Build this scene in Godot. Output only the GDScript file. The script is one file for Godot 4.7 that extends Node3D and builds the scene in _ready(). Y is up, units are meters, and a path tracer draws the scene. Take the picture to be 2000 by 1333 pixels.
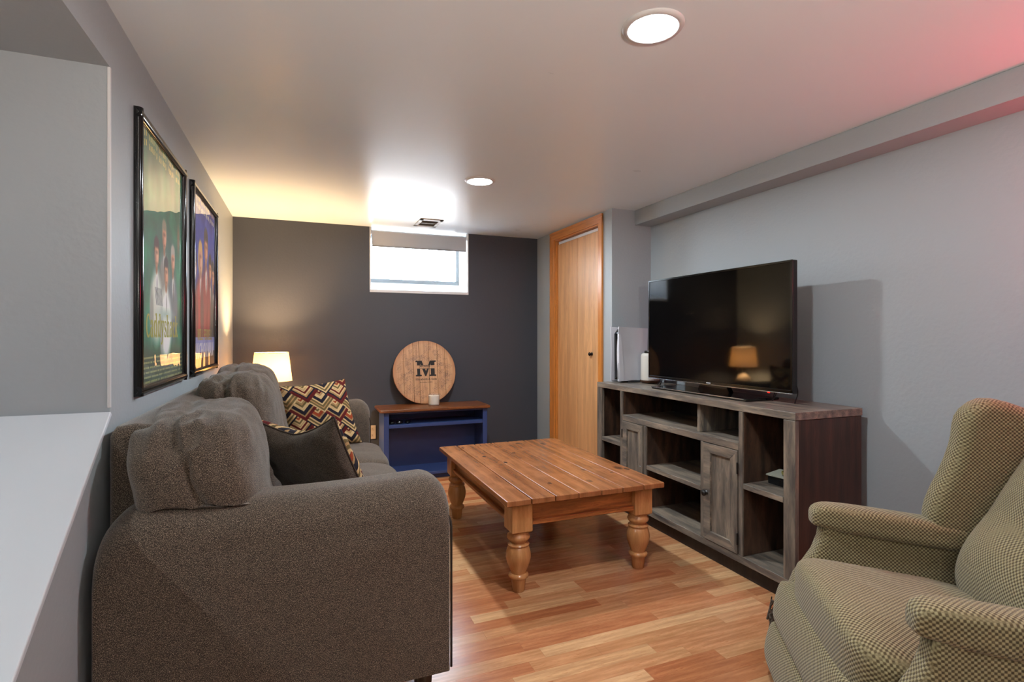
extends Node3D
# A basement den: X runs right along the far wall, Y up, D (= -Z) is the depth from the camera.
# Floor at Y 0, camera 1.2 m above it.

const XL := -0.516      # left wall
const XR := 2.484       # right wall
const XD := 2.136       # closet wall with the door
const DC := 3.37        # face of the closet bump-out
const DB := 4.71        # far (dark) wall
const CE := 2.148       # ceiling
const JD := 1.84        # end of the left wall, where the stair opening begins

# strengths of the lamps and of the daylight
const E_NEAR := 1.75       # can over the sofa arm
const E_FAR := 2.90        # can over the coffee table
const E_STAIR := 3.00      # can by the stairs
const E_SKY := 27.00
const E_LAMP := 2.80
const E_RED := 0.38
const E_FILL := 3.60  # added fill behind the camera, lifts the ceiling

var rng := RandomNumberGenerator.new()
var M := {}             # materials
var T := {}             # textures


# ------------------------------------------------------------------ helpers
func V(x: float, y: float, d: float) -> Vector3:
	return Vector3(x, y, -d)


class MB:
	var v := PackedVector3Array()
	var n := PackedVector3Array()
	var uv := PackedVector2Array()
	var ix := PackedInt32Array()

	func vert(p: Vector3, nn: Vector3, t := Vector2.ZERO) -> int:
		v.append(p)
		n.append(nn)
		uv.append(t)
		return v.size() - 1

	func tri(a: int, b: int, c: int) -> void:
		ix.append(a)
		ix.append(b)
		ix.append(c)

	func quad(a: int, b: int, c: int, d: int) -> void:
		tri(a, b, c)
		tri(a, c, d)

	# a flat quad with its own vertices
	func face(a: Vector3, b: Vector3, c: Vector3, d: Vector3, nn: Vector3, ta := Vector2(0, 1), tb := Vector2(1, 1), tc := Vector2(1, 0), td := Vector2(0, 0)) -> void:
		quad(vert(a, nn, ta), vert(b, nn, tb), vert(c, nn, tc), vert(d, nn, td))

	# chamfered box, 44 triangles; normals of the faces, so that edges look rounded
	func cbox(c: Vector3, size: Vector3, ch := 0.003, bs := Basis.IDENTITY) -> void:
		var h := size * 0.5
		ch = minf(ch, minf(h.x, minf(h.y, h.z)) * 0.49)
		var id := {}
		for ax in 3:
			for sg in [-1, 1]:
				var nn := Vector3.ZERO
				nn[ax] = sg
				for su in [-1, 1]:
					for sv in [-1, 1]:
						var p := Vector3.ZERO
						var a2 := (ax + 1) % 3
						var a3 := (ax + 2) % 3
						p[ax] = sg * h[ax]
						p[a2] = su * (h[a2] - ch)
						p[a3] = sv * (h[a3] - ch)
						var k := Vector3i.ZERO
						k[ax] = sg
						k[a2] = su
						k[a3] = sv
						id[[ax, k]] = vert(c + bs * p, bs * nn, Vector2(p[a2], p[a3]))
		for ax in 3:
			var a2 := (ax + 1) % 3
			var a3 := (ax + 2) % 3
			for sg in [-1, 1]:
				var q := []
				for s in [[-1, -1], [1, -1], [1, 1], [-1, 1]]:
					var k := Vector3i.ZERO
					k[ax] = sg
					k[a2] = s[0]
					k[a3] = s[1]
					q.append(id[[ax, k]])
				quad(q[0], q[1], q[2], q[3])
			for s2 in [-1, 1]:
				for s3 in [-1, 1]:
					var k0 := Vector3i.ZERO
					var k1 := Vector3i.ZERO
					k0[ax] = -1
					k1[ax] = 1
					k0[a2] = s2
					k1[a2] = s2
					k0[a3] = s3
					k1[a3] = s3
					quad(id[[a2, k0]], id[[a2, k1]], id[[a3, k1]], id[[a3, k0]])
		for sx in [-1, 1]:
			for sy in [-1, 1]:
				for sz in [-1, 1]:
					var k := Vector3i(sx, sy, sz)
					tri(id[[0, k]], id[[1, k]], id[[2, k]])

	# box between two corners given in (X, Y, D)
	func bx(x0: float, x1: float, y0: float, y1: float, d0: float, d1: float, ch := 0.003) -> void:
		cbox(Vector3((x0 + x1) / 2, (y0 + y1) / 2, -(d0 + d1) / 2), Vector3(absf(x1 - x0), absf(y1 - y0), absf(d1 - d0)), ch)

	# surface of revolution round a vertical axis; profile of Vector2(radius, height)
	func lathe(o: Vector3, prof: Array, seg := 32, bs := Basis.IDENTITY, sharp := 0.6) -> void:
		var m := prof.size()
		for j in m - 1:
			var a: Vector2 = prof[j]
			var b: Vector2 = prof[j + 1]
			if a.distance_to(b) < 1e-6:
				continue
			var ns := []
			for w in 2:
				var t := (b - a).normalized()
				var o2 := t
				if w == 0 and j > 0:
					o2 = ((a - prof[j - 1]) as Vector2).normalized()
				elif w == 1 and j < m - 2:
					o2 = ((prof[j + 2] - b) as Vector2).normalized()
				if o2.length() > 0.5 and t.dot(o2) > sharp:
					t = (t + o2).normalized()
				ns.append(Vector2(t.y, -t.x))
			var i0 := v.size()
			for k in seg + 1:
				var an := TAU * k / seg
				var r := Vector3(cos(an), 0, sin(an))
				for w in 2:
					var pr: Vector2 = a if w == 0 else b
					var nn: Vector2 = ns[w]
					vert(o + bs * (r * pr.x + Vector3(0, pr.y, 0)), bs * (r * nn.x + Vector3(0, nn.y, 0)), Vector2(float(k) / seg, pr.y))
			for k in seg:
				var q := i0 + k * 2
				quad(q, q + 2, q + 3, q + 1)

	# round tube along points
	func tube(pts: Array, r: float, seg := 8, flat := 1.0) -> void:
		var up := Vector3.UP
		var i0 := v.size()
		for j in pts.size():
			var t: Vector3 = (pts[mini(j + 1, pts.size() - 1)] - pts[maxi(j - 1, 0)]).normalized()
			if absf(t.dot(up)) > 0.95:
				up = Vector3.RIGHT if absf(t.x) < 0.9 else Vector3.FORWARD
			var s := t.cross(up).normalized()
			up = s.cross(t).normalized()
			for k in seg + 1:
				var an := TAU * k / seg
				var nn := s * cos(an) + up * sin(an)
				vert(pts[j] + s * cos(an) * r + up * sin(an) * r * flat, nn, Vector2(float(k) / seg, j))
		for j in pts.size() - 1:
			for k in seg:
				var q := i0 + j * (seg + 1) + k
				quad(q, q + 1, q + seg + 2, q + seg + 1)
		for e in [0, pts.size() - 1]:
			var t: Vector3 = (pts[0] - pts[1]).normalized() if e == 0 else (pts[-1] - pts[-2]).normalized()
			var c := vert(pts[e], t)
			for k in seg:
				tri(c, i0 + e * (seg + 1) + k, i0 + e * (seg + 1) + k + 1)

	# grid of points made smooth; pts[j][i]
	func sheet(pts: Array, uvs = null, close_i := false) -> void:
		var rows := pts.size()
		var cols: int = pts[0].size()
		var acc := PackedVector3Array()
		acc.resize(rows * cols)
		var cc := cols if close_i else cols - 1
		for j in rows - 1:
			for i in cc:
				var i2 := (i + 1) % cols
				var a: Vector3 = pts[j][i]
				var b: Vector3 = pts[j][i2]
				var c: Vector3 = pts[j + 1][i2]
				var d: Vector3 = pts[j + 1][i]
				var fn := (c - a).cross(d - b)
				acc[j * cols + i] += fn
				acc[j * cols + i2] += fn
				acc[(j + 1) * cols + i] += fn
				acc[(j + 1) * cols + i2] += fn
		var cen := Vector3.ZERO
		for j in rows:
			for i in cols:
				cen += pts[j][i]
		cen /= rows * cols
		var sg := 0.0
		for j in rows:
			for i in cols:
				sg += acc[j * cols + i].dot(pts[j][i] - cen)
		var f := 1.0 if sg >= 0 else -1.0
		var i0 := v.size()
		for j in rows:
			for i in cols:
				var t: Vector2 = uvs[j][i] if uvs != null else Vector2(float(i) / cols, float(j) / rows)
				vert(pts[j][i], (acc[j * cols + i] * f).normalized(), t)
		for j in rows - 1:
			for i in cc:
				var i2 := (i + 1) % cols
				quad(i0 + j * cols + i, i0 + j * cols + i2, i0 + (j + 1) * cols + i2, i0 + (j + 1) * cols + i)

	# closed soft body: a cube's surface rounded by a p-norm, scaled to half sizes, then bent by a Callable
	func blob(k: int, half: Vector3, p: float, bend: Callable) -> void:
		var id := {}
		var pos := []
		var faces := []
		for ax in 3:
			for sg in [-1, 1]:
				var g := []
				for a in k + 1:
					for b in k + 1:
						var q := Vector3.ZERO
						q[ax] = sg
						q[(ax + 1) % 3] = tan((2.0 * a / k - 1.0) * 0.7) / tan(0.7)
						q[(ax + 2) % 3] = tan((2.0 * b / k - 1.0) * 0.7) / tan(0.7)
						var key := Vector3i((q * 5000).round())
						if not id.has(key):
							var l := pow(pow(absf(q.x), p) + pow(absf(q.y), p) + pow(absf(q.z), p), 1.0 / p)
							id[key] = pos.size()
							pos.append(bend.call(q / l * half, q / l))
						g.append(id[key])
				for a in k:
					for b in k:
						faces.append([g[a * (k + 1) + b], g[(a + 1) * (k + 1) + b], g[(a + 1) * (k + 1) + b + 1], g[a * (k + 1) + b + 1], ax, sg])
		var acc := PackedVector3Array()
		acc.resize(pos.size())
		var cen := Vector3.ZERO
		for q in pos:
			cen += q
		cen /= pos.size()
		for f in faces:
			var fn: Vector3 = (pos[f[2]] - pos[f[0]]).cross(pos[f[3]] - pos[f[1]]) * f[5]
			for c in 4:
				acc[f[c]] += fn
		var s := 0.0
		for i in pos.size():
			s += acc[i].dot(pos[i] - cen)
		var i0 := v.size()
		for i in pos.size():
			vert(pos[i], (acc[i] * signf(s)).normalized())
		for f in faces:
			quad(i0 + f[0], i0 + f[1], i0 + f[2], i0 + f[3])

	# an outline extruded with rounded edges: frame maps (x, y, z) of the outline's space to the world
	func puff(poly: Array, z0: float, z1: float, r: float, place: Callable, steps := 5, bulge := 0.0) -> void:
		var m := poly.size()
		var area := 0.0
		for i in m:
			area += (poly[i] as Vector2).cross(poly[(i + 1) % m])
		var s := signf(area)
		var nrm := []
		for i in m:
			var e1: Vector2 = (poly[i] - poly[(i - 1 + m) % m]).normalized()
			var e2: Vector2 = (poly[(i + 1) % m] - poly[i]).normalized()
			var t := (e1 + e2).normalized()
			nrm.append(Vector2(t.y, -t.x) * s)
		var rows := []
		var ring := func(inset: float, z: float) -> Array:
			var a := []
			for i in m:
				var q: Vector2 = poly[i] - nrm[i] * inset
				a.append(place.call(Vector3(q.x, q.y, z)))
			return a
		for j in steps + 1:
			var an := PI / 2 * j / steps
			rows.append(ring.call(r * (1 - sin(an)), z0 + r * (1 - cos(an)) * signf(z1 - z0)))
		for j in range(steps, -1, -1):
			var an := PI / 2 * j / steps
			rows.append(ring.call(r * (1 - sin(an)), z1 - r * (1 - cos(an)) * signf(z1 - z0)))
		sheet(rows, null, true)
		for e in 2:
			var c2 := Vector2.ZERO
			for q in poly:
				c2 += q
			c2 /= m
			var z := z0 - bulge * signf(z1 - z0) if e == 0 else z1 + bulge * signf(z1 - z0)
			var pl := PackedVector2Array()
			for i in m:
				pl.append(poly[i] - nrm[i] * r)
			var nn: Vector3 = (place.call(Vector3(0, 0, z0 if e == 0 else z1)) - place.call(Vector3(0, 0, z1 if e == 0 else z0))).normalized()
			var tr := Geometry2D.triangulate_polygon(pl)
			var i0 := v.size()
			for q in pl:
				vert(place.call(Vector3(q.x, q.y, z0 if e == 0 else z1)), nn)
			for i in tr.size() / 3:
				tri(i0 + tr[i * 3], i0 + tr[i * 3 + 1], i0 + tr[i * 3 + 2])

	# flat polygon prism with sharp edges
	func prism(poly: Array, z0: float, z1: float, place: Callable) -> void:
		var m := poly.size()
		var area := 0.0
		for i in m:
			area += (poly[i] as Vector2).cross(poly[(i + 1) % m])
		for i in m:
			var a: Vector2 = poly[i]
			var b: Vector2 = poly[(i + 1) % m]
			var t := (b - a).normalized() * signf(area)
			var o: Vector3 = place.call(Vector3(0, 0, 0))
			var nn: Vector3 = place.call(Vector3(t.y, -t.x, 0)) - o
			face(place.call(Vector3(a.x, a.y, z0)), place.call(Vector3(b.x, b.y, z0)), place.call(Vector3(b.x, b.y, z1)), place.call(Vector3(a.x, a.y, z1)), nn)
		var tr := Geometry2D.triangulate_polygon(PackedVector2Array(poly))
		for e in 2:
			var z := z0 if e == 0 else z1
			var nn: Vector3 = (place.call(Vector3(0, 0, z)) - place.call(Vector3(0, 0, z1 if e == 0 else z0))).normalized()
			var i0 := v.size()
			for q in poly:
				vert(place.call(Vector3(q.x, q.y, z)), nn)
			for i in tr.size() / 3:
				tri(i0 + tr[i * 3], i0 + tr[i * 3 + 1], i0 + tr[i * 3 + 2])

	func mesh(off := Vector3.ZERO) -> ArrayMesh:
		var vv := v.duplicate()
		for i in vv.size():
			vv[i] -= off
		for i in ix.size() / 3:
			var a := ix[i * 3]
			var b := ix[i * 3 + 1]
			var c := ix[i * 3 + 2]
			if (v[b] - v[a]).cross(v[c] - v[a]).dot(n[a] + n[b] + n[c]) > 0:
				ix[i * 3 + 1] = c
				ix[i * 3 + 2] = b
		var arr := []
		arr.resize(Mesh.ARRAY_MAX)
		arr[Mesh.ARRAY_VERTEX] = vv
		arr[Mesh.ARRAY_NORMAL] = n
		arr[Mesh.ARRAY_TEX_UV] = uv
		arr[Mesh.ARRAY_INDEX] = ix
		var me := ArrayMesh.new()
		me.add_surface_from_arrays(Mesh.PRIMITIVE_TRIANGLES, arr)
		return me


func numbered(parent: Node, called: String) -> String:
	if not parent.has_node(NodePath(called)):
		return called
	var k := 1
	while parent.has_node(NodePath("%s_%03d" % [called, k])):
		k += 1
	return "%s_%03d" % [called, k]


# one named mesh; vertices given in the world (or in the parent's own axes when the parent is turned: local = true)
func obj(called: String, mb: MB, mat: Material, parent: Node = self, local := false) -> MeshInstance3D:
	var o := MeshInstance3D.new()
	o.name = numbered(parent, called)
	var off := Vector3.ZERO
	if parent != self and not local:
		var q := parent
		while q != self:
			off += (q as Node3D).position
			q = q.get_parent()
	o.mesh = mb.mesh(off)
	o.material_override = mat
	parent.add_child(o, true)
	return o


func place(called: String, mesh: Mesh, mat: Material, parent: Node, at: Vector3) -> MeshInstance3D:
	var o := MeshInstance3D.new()
	o.name = numbered(parent, called)
	o.mesh = mesh
	o.material_override = mat
	o.position = at
	parent.add_child(o, true)
	return o


func tag(o: Node, label := "", category := "", group := "", kind := "") -> Node:
	if label:
		o.set_meta("label", label)
	if category:
		o.set_meta("category", category)
	if group:
		o.set_meta("group", group)
	if kind:
		o.set_meta("kind", kind)
	return o


func thing(called: String, at: Vector3, label: String, category: String, group := "") -> Node3D:
	var o := Node3D.new()
	o.name = numbered(self, called)
	add_child(o, true)
	o.position = at
	tag(o, label, category, group)
	return o


func struct(called: String, mb: MB, mat: Material, label := "", category := "") -> MeshInstance3D:
	var o := obj(called, mb, mat)
	tag(o, label, category, "", "structure")
	return o


# ------------------------------------------------------------------ textures
func noise(sd: int, freq: float, oct := 4, kind := FastNoiseLite.TYPE_SIMPLEX_SMOOTH) -> FastNoiseLite:
	var f := FastNoiseLite.new()
	f.seed = sd
	f.frequency = freq
	f.noise_type = kind
	f.fractal_octaves = oct
	f.fractal_type = FastNoiseLite.FRACTAL_FBM if oct > 1 else FastNoiseLite.FRACTAL_NONE
	return f


# tiling noise: a torus in 4D is dear, so blend two shifted samples near the borders instead
func tiled(f: FastNoiseLite, x: float, y: float, w: float) -> float:
	var bx := clampf((x - w * 0.75) / (w * 0.25), 0.0, 1.0)
	var by := clampf((y - w * 0.75) / (w * 0.25), 0.0, 1.0)
	var a := f.get_noise_2d(x, y)
	if bx > 0:
		a = lerpf(a, f.get_noise_2d(x - w, y), bx)
	if by > 0:
		var b := f.get_noise_2d(x, y - w)
		if bx > 0:
			b = lerpf(b, f.get_noise_2d(x - w, y - w), bx)
		a = lerpf(a, b, by)
	return a


func tex(im: Image) -> ImageTexture:
	im.generate_mipmaps()
	return ImageTexture.create_from_image(im)


# isotropic mottling used as wood grain once it is stretched along one axis by the material
func grain_tex(sd: int, a: Color, b: Color, c: Color, n := 384) -> ImageTexture:
	var im := Image.create(n, n, false, Image.FORMAT_RGB8)
	var f1 := noise(sd, 0.012, 4)
	var f2 := noise(sd + 7, 0.06, 3)
	for y in n:
		for x in n:
			var q := tiled(f1, x, y, n) * 0.9 + 0.5
			var w := tiled(f2, x, y, n)
			var col := a.lerp(b, clampf(q + w * 0.35, 0, 1))
			if w > 0.25:
				col = col.lerp(c, clampf((w - 0.25) * 2.2, 0, 0.75))
			im.set_pixel(x, y, col)
	return tex(im)


func speck_tex(sd: int, n: int, base: Color, hi: Color, lo: Color, share: float) -> ImageTexture:
	var im := Image.create(n, n, false, Image.FORMAT_RGB8)
	var f := noise(sd, 0.22, 1)
	var g := noise(sd + 3, 0.02, 3)
	for y in n:
		for x in n:
			var q := f.get_noise_2d(x * 2.7, y * 1.0) * 0.8 + rng.randf_range(-0.3, 0.3)
			var w := tiled(g, x, y, n)
			var col := base.lerp(lo, clampf(0.35 - w * 0.6, 0, 0.7))
			if q > share:
				col = col.lerp(hi, clampf((q - share) * 2.4, 0, 1))
			im.set_pixel(x, y, col)
	return tex(im)


func weave_tex(n: int) -> Array:
	var im := Image.create(n, n, false, Image.FORMAT_RGB8)
	var hm := Image.create(n, n, false, Image.FORMAT_L8)
	var cells := 16.0
	var hi := Color(0.61, 0.565, 0.435)
	var mid := Color(0.48, 0.435, 0.315)
	var lo := Color(0.31, 0.265, 0.185)
	var f := noise(91, 0.02, 3)
	var g := noise(92, 0.3, 2)
	for y in n:
		for x in n:
			var u := x / float(n) * cells
			var w := y / float(n) * cells
			var ck := 0.5 + 0.5 * sin(PI * u) * sin(PI * w)
			var bump := smoothstep(0.18, 0.88, ck + tiled(g, x * 1.7, y * 1.7, n) * 0.12)
			var tone := tiled(f, x, y, n) * 0.25 + tiled(g, x, y, n) * 0.18
			var col := lo.lerp(mid, clampf(bump * 1.8, 0, 1)).lerp(hi, clampf(bump * 1.5 - 0.45 + tone, 0, 1))
			im.set_pixel(x, y, col)
			hm.set_pixel(x, y, Color(bump, bump, bump))
	return [tex(im), tex(hm)]


func chevron_tex(n: int) -> ImageTexture:
	var im := Image.create(n, n, false, Image.FORMAT_RGB8)
	var beige := Color(0.76, 0.64, 0.46)
	var tan_ := Color(0.62, 0.49, 0.33)
	var wine := Color(0.36, 0.13, 0.125)
	var navy := Color(0.15, 0.14, 0.17)
	var olive := Color(0.40, 0.34, 0.215)
	var rust := Color(0.56, 0.25, 0.15)
	var sets := [
		[beige, rust, beige, tan_, olive, beige, beige, navy, navy, tan_, wine, wine],
		[beige, wine, tan_, beige, beige, navy, navy, beige, olive, tan_, olive, beige],
		[tan_, rust, beige, olive, beige, beige, wine, beige, tan_, navy, wine, wine],
		[beige, olive, beige, rust, rust, tan_, navy, navy, beige, olive, beige, navy],
	]
	var f := noise(17, 0.25, 2)
	for y in n:
		for x in n:
			var u := x / float(n)
			var w := y / float(n)
			var p := (u * 0.94 + w) * 2.7 + 0.3
			var q := (w - u * 0.94) * 2.7 + 7.1
			var row := floori(q)
			p += row * 0.5
			var cell := floori(p)
			var a := p - cell
			var b := q - row
			var d := maxf(a, b)
			var pal: Array = sets[posmod(cell * 7 + row * 3, 4)]
			var col: Color = pal[clampi(int(d * 12.0), 0, 11)]
			var fr := fposmod(d * 12.0, 1.0)
			if fr < 0.18 and int(d * 12.0) % 2 == 1:
				col = col.lerp(navy, 0.5)
			col = col * (1.0 + tiled(f, x, y, n) * 0.16)
			col.a = 1
			im.set_pixel(x, y, col)
	return tex(im)


func ell(im: Image, cx: float, cy: float, rx: float, ry: float, col: Color, soft := 0.15) -> void:
	var w := im.get_width()
	var h := im.get_height()
	for y in range(maxi(0, int((cy - ry) * h)), mini(h, int((cy + ry) * h) + 1)):
		for x in range(maxi(0, int((cx - rx) * w)), mini(w, int((cx + rx) * w) + 1)):
			var d := Vector2((x / float(w) - cx) / rx, (y / float(h) - cy) / ry).length()
			if d < 1:
				im.set_pixel(x, y, im.get_pixel(x, y).lerp(col, clampf((1 - d) / soft, 0, 1)))


# a plain painted half-figure, no one in particular
func figure(im: Image, x: float, y: float, k: float, suit: Color, hair: Color, skin := Color(0.60, 0.43, 0.33), long_hair := false) -> void:
	ell(im, x, y + 0.30 * k, 0.20 * k, 0.24 * k, suit, 0.35)
	ell(im, x - 0.13 * k, y + 0.34 * k, 0.07 * k, 0.20 * k, suit.darkened(0.3), 0.6)
	ell(im, x + 0.01 * k, y + 0.16 * k, 0.045 * k, 0.09 * k, Color(0.72, 0.71, 0.69), 0.5)
	ell(im, x + 0.01 * k, y + 0.19 * k, 0.014 * k, 0.08 * k, suit.darkened(0.5), 0.5)
	if long_hair:
		ell(im, x, y + 0.02 * k, 0.105 * k, 0.105 * k, hair, 0.4)
	ell(im, x, y + 0.09 * k, 0.035 * k, 0.04 * k, skin.darkened(0.25), 0.4)
	ell(im, x, y - 0.015 * k, 0.083 * k, 0.085 * k, hair, 0.35)
	ell(im, x + 0.004 * k, y + 0.018 * k, 0.068 * k, 0.075 * k, skin, 0.4)
	ell(im, x + 0.03 * k, y + 0.02 * k, 0.035 * k, 0.06 * k, skin.lightened(0.15), 0.9)
	ell(im, x, y + 0.002 * k, 0.055 * k, 0.016 * k, skin.darkened(0.35), 0.9)
	ell(im, x - 0.035 * k, y + 0.035 * k, 0.028 * k, 0.05 * k, skin.darkened(0.3), 0.9)
	ell(im, x + 0.005 * k, y + 0.062 * k, 0.03 * k, 0.012 * k, skin.darkened(0.3), 0.9)
	ell(im, x, y - 0.05 * k, 0.075 * k, 0.035 * k, hair, 0.5)



func poster_green() -> ImageTexture:
	var w := 512
	var h := 680
	var im := Image.create(w, h, false, Image.FORMAT_RGB8)
	var f := noise(51, 0.009, 4)
	for y in h:
		for x in w:
			var t := f.get_noise_2d(x, y) * 0.5 + 0.5
			var c := Color(0.04, 0.20, 0.14).lerp(Color(0.08, 0.43, 0.31), t)
			if y > h * 0.80:
				c = c.lerp(Color(0.11, 0.19, 0.13), clampf((y - h * 0.80) / (h * 0.08), 0, 1))
			im.set_pixel(x, y, c)
	# lines of fine print along the top
	for row in 2:
		for k in 32:
			if k % 7 != 5:
				im.fill_rect(Rect2i(int(w * 0.06) + k * 14, int(h * (0.035 + row * 0.035)) + (k * 5) % 4, 3 + (k * 7) % 5, 13 + (k * 3) % 5), Color(0.66, 0.60, 0.26))
	# an oval group
	ell(im, 0.54, 0.50, 0.30, 0.21, Color(0.13, 0.27, 0.23), 0.3)
	figure(im, 0.52, 0.37, 0.75, Color(0.40, 0.40, 0.38), Color(0.42, 0.40, 0.34))
	figure(im, 0.36, 0.46, 0.72, Color(0.62, 0.63, 0.60), Color(0.20, 0.14, 0.10))
	figure(im, 0.72, 0.45, 0.74, Color(0.30, 0.33, 0.36), Color(0.52, 0.50, 0.46))
	figure(im, 0.56, 0.52, 0.74, Color(0.70, 0.71, 0.69), Color(0.13, 0.10, 0.08))
	for k in 8:
		for y in range(int(h * 0.60), int(h * 0.67)):
			var x := int(w * 0.33) + k * 9 + (y - int(h * 0.60)) / 3
			im.fill_rect(Rect2i(x, y, 4, 1), Color(0.16, 0.18, 0.22))
	ell(im, 0.86, 0.35, 0.05, 0.11, Color(0.36, 0.30, 0.20), 0.7)
	ell(im, 0.54, 0.70, 0.26, 0.035, Color(0.50, 0.56, 0.54), 0.9)
	for row in 6:
		for k in 76:
			if rng.randf() < 0.8:
				im.fill_rect(Rect2i(int(w * 0.08) + k * 6 + row % 3, int(h * (0.87 + row * 0.018)), 4, 5), Color(0.46, 0.48, 0.32))
	im.adjust_bcs(1.45, 1.05, 1.15)
	return tex(im)


func poster_blue() -> ImageTexture:
	var w := 512
	var h := 680
	var im := Image.create(w, h, false, Image.FORMAT_RGB8)
	var f := noise(53, 0.008, 3)
	for y in h:
		for x in w:
			var t := f.get_noise_2d(x, y) * 0.4 + 0.5
			var c := Color(0.09, 0.12, 0.36).lerp(Color(0.20, 0.26, 0.60), t)
			if y > h * 0.66:
				c = c.lerp(Color(0.17, 0.12, 0.11), clampf((y - h * 0.66) / (h * 0.08), 0, 1))
			im.set_pixel(x, y, c)
	for row in 2:
		for k in 30:
			if k % 6 != 4:
				im.fill_rect(Rect2i(int(w * 0.06) + k * 15, int(h * (0.03 + row * 0.045)) + (k * 5) % 4, 4 + (k * 7) % 6, 14 + (k * 3) % 5), Color(0.66, 0.57, 0.25) if row == 0 else Color(0.68, 0.68, 0.64))
	figure(im, 0.13, 0.42, 1.05, Color(0.12, 0.13, 0.17), Color(0.10, 0.08, 0.07))
	figure(im, 0.88, 0.41, 1.05, Color(0.22, 0.18, 0.16), Color(0.10, 0.08, 0.07))
	figure(im, 0.74, 0.38, 1.0, Color(0.15, 0.13, 0.14), Color(0.14, 0.10, 0.07))
	figure(im, 0.34, 0.35, 1.05, Color(0.50, 0.07, 0.10), Color(0.66, 0.54, 0.34), Color(0.66, 0.48, 0.40), true)
	figure(im, 0.56, 0.27, 1.22, Color(0.42, 0.05, 0.07), Color(0.17, 0.11, 0.07))
	im.fill_rect(Rect2i(int(w * 0.05), int(h * 0.80), int(w * 0.9), int(h * 0.085)), Color(0.40, 0.42, 0.58))
	im.adjust_bcs(1.45, 1.05, 1.15)
	return tex(im)


func lid_tex(n: int) -> ImageTexture:
	var im := Image.create(n, n, false, Image.FORMAT_RGB8)
	var f1 := noise(71, 0.02, 4)
	var seams := [-1.0, -0.66, -0.36, -0.17, 0.14, 0.41, 0.66, 1.01]
	var tones := []
	for k in seams.size():
		tones.append(rng.randf_range(-0.09, 0.09))
	for y in n:
		for x in n:
			var u := x / float(n) * 2 - 1
			var k := 0
			while k < seams.size() - 1 and u > seams[k + 1]:
				k += 1
			var g := f1.get_noise_2d(x * 2.2 + k * 311, y * 0.14) * 0.5 + 0.5
			var c := Color(0.66, 0.48, 0.33).lerp(Color(0.84, 0.66, 0.49), clampf(g + tones[k], 0, 1))
			var rr := Vector2(u, y / float(n) * 2 - 1).length()
			c = c.lerp(Color(0.60, 0.36, 0.20), clampf((rr - 0.88) * 4.0, 0, 0.6))
			im.set_pixel(x, y, c)
	# illegible signatures and good wishes in ink, several short lines to a group
	for k in 120:
		var an := k * 2.399963
		var ra := rng.randf_range(0.40, 0.92)
		var o := Vector2(cos(an) * 1.0, sin(an)) * ra
		if absf(o.x) < 0.40 and o.y > -0.40 and o.y < 0.42:
			continue
		var tilt := rng.randf_range(-0.9, 0.3)
		var lines := rng.randi_range(2, 4)
		var ink := Color(0.16, 0.13, 0.22).lerp(Color(0.25, 0.16, 0.12), rng.randf())
		for l in lines:
			var p := o + Vector2(rng.randf_range(-0.02, 0.02), l * 0.042).rotated(tilt) - Vector2(0.08, 0).rotated(tilt)
			var ph := rng.randf() * TAU
			var steps := rng.randi_range(60, 120)
			var w1 := rng.randf_range(0.25, 0.75)
			var gap := rng.randf_range(0.05, 0.12)
			for s in steps:
				if sin(s * gap * 2.0 + ph) < -0.55:
					continue
				var q := p + Vector2(s * 0.0015 + 0.004 * sin(s * w1 * 0.7), 0.009 * sin(s * w1 + ph) * (0.4 + 0.9 * absf(sin(s * 0.23 + ph * 2)))).rotated(tilt)
				if q.length() > 0.93:
					continue
				var px := int((q.x * 0.5 + 0.5) * n)
				var py := int((q.y * 0.5 + 0.5) * n)
				if px > 0 and py > 0 and px < n - 1 and py < n - 1:
					im.set_pixel(px, py, im.get_pixel(px, py).lerp(ink, 0.7))
					im.set_pixel(px, py + 1, im.get_pixel(px, py + 1).lerp(ink, 0.35))
	return tex(im)


const TOP_X0 := 0.85
const TOP_X1 := 1.71
const TOP_D0 := 2.205
const TOP_D1 := 3.465

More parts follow.
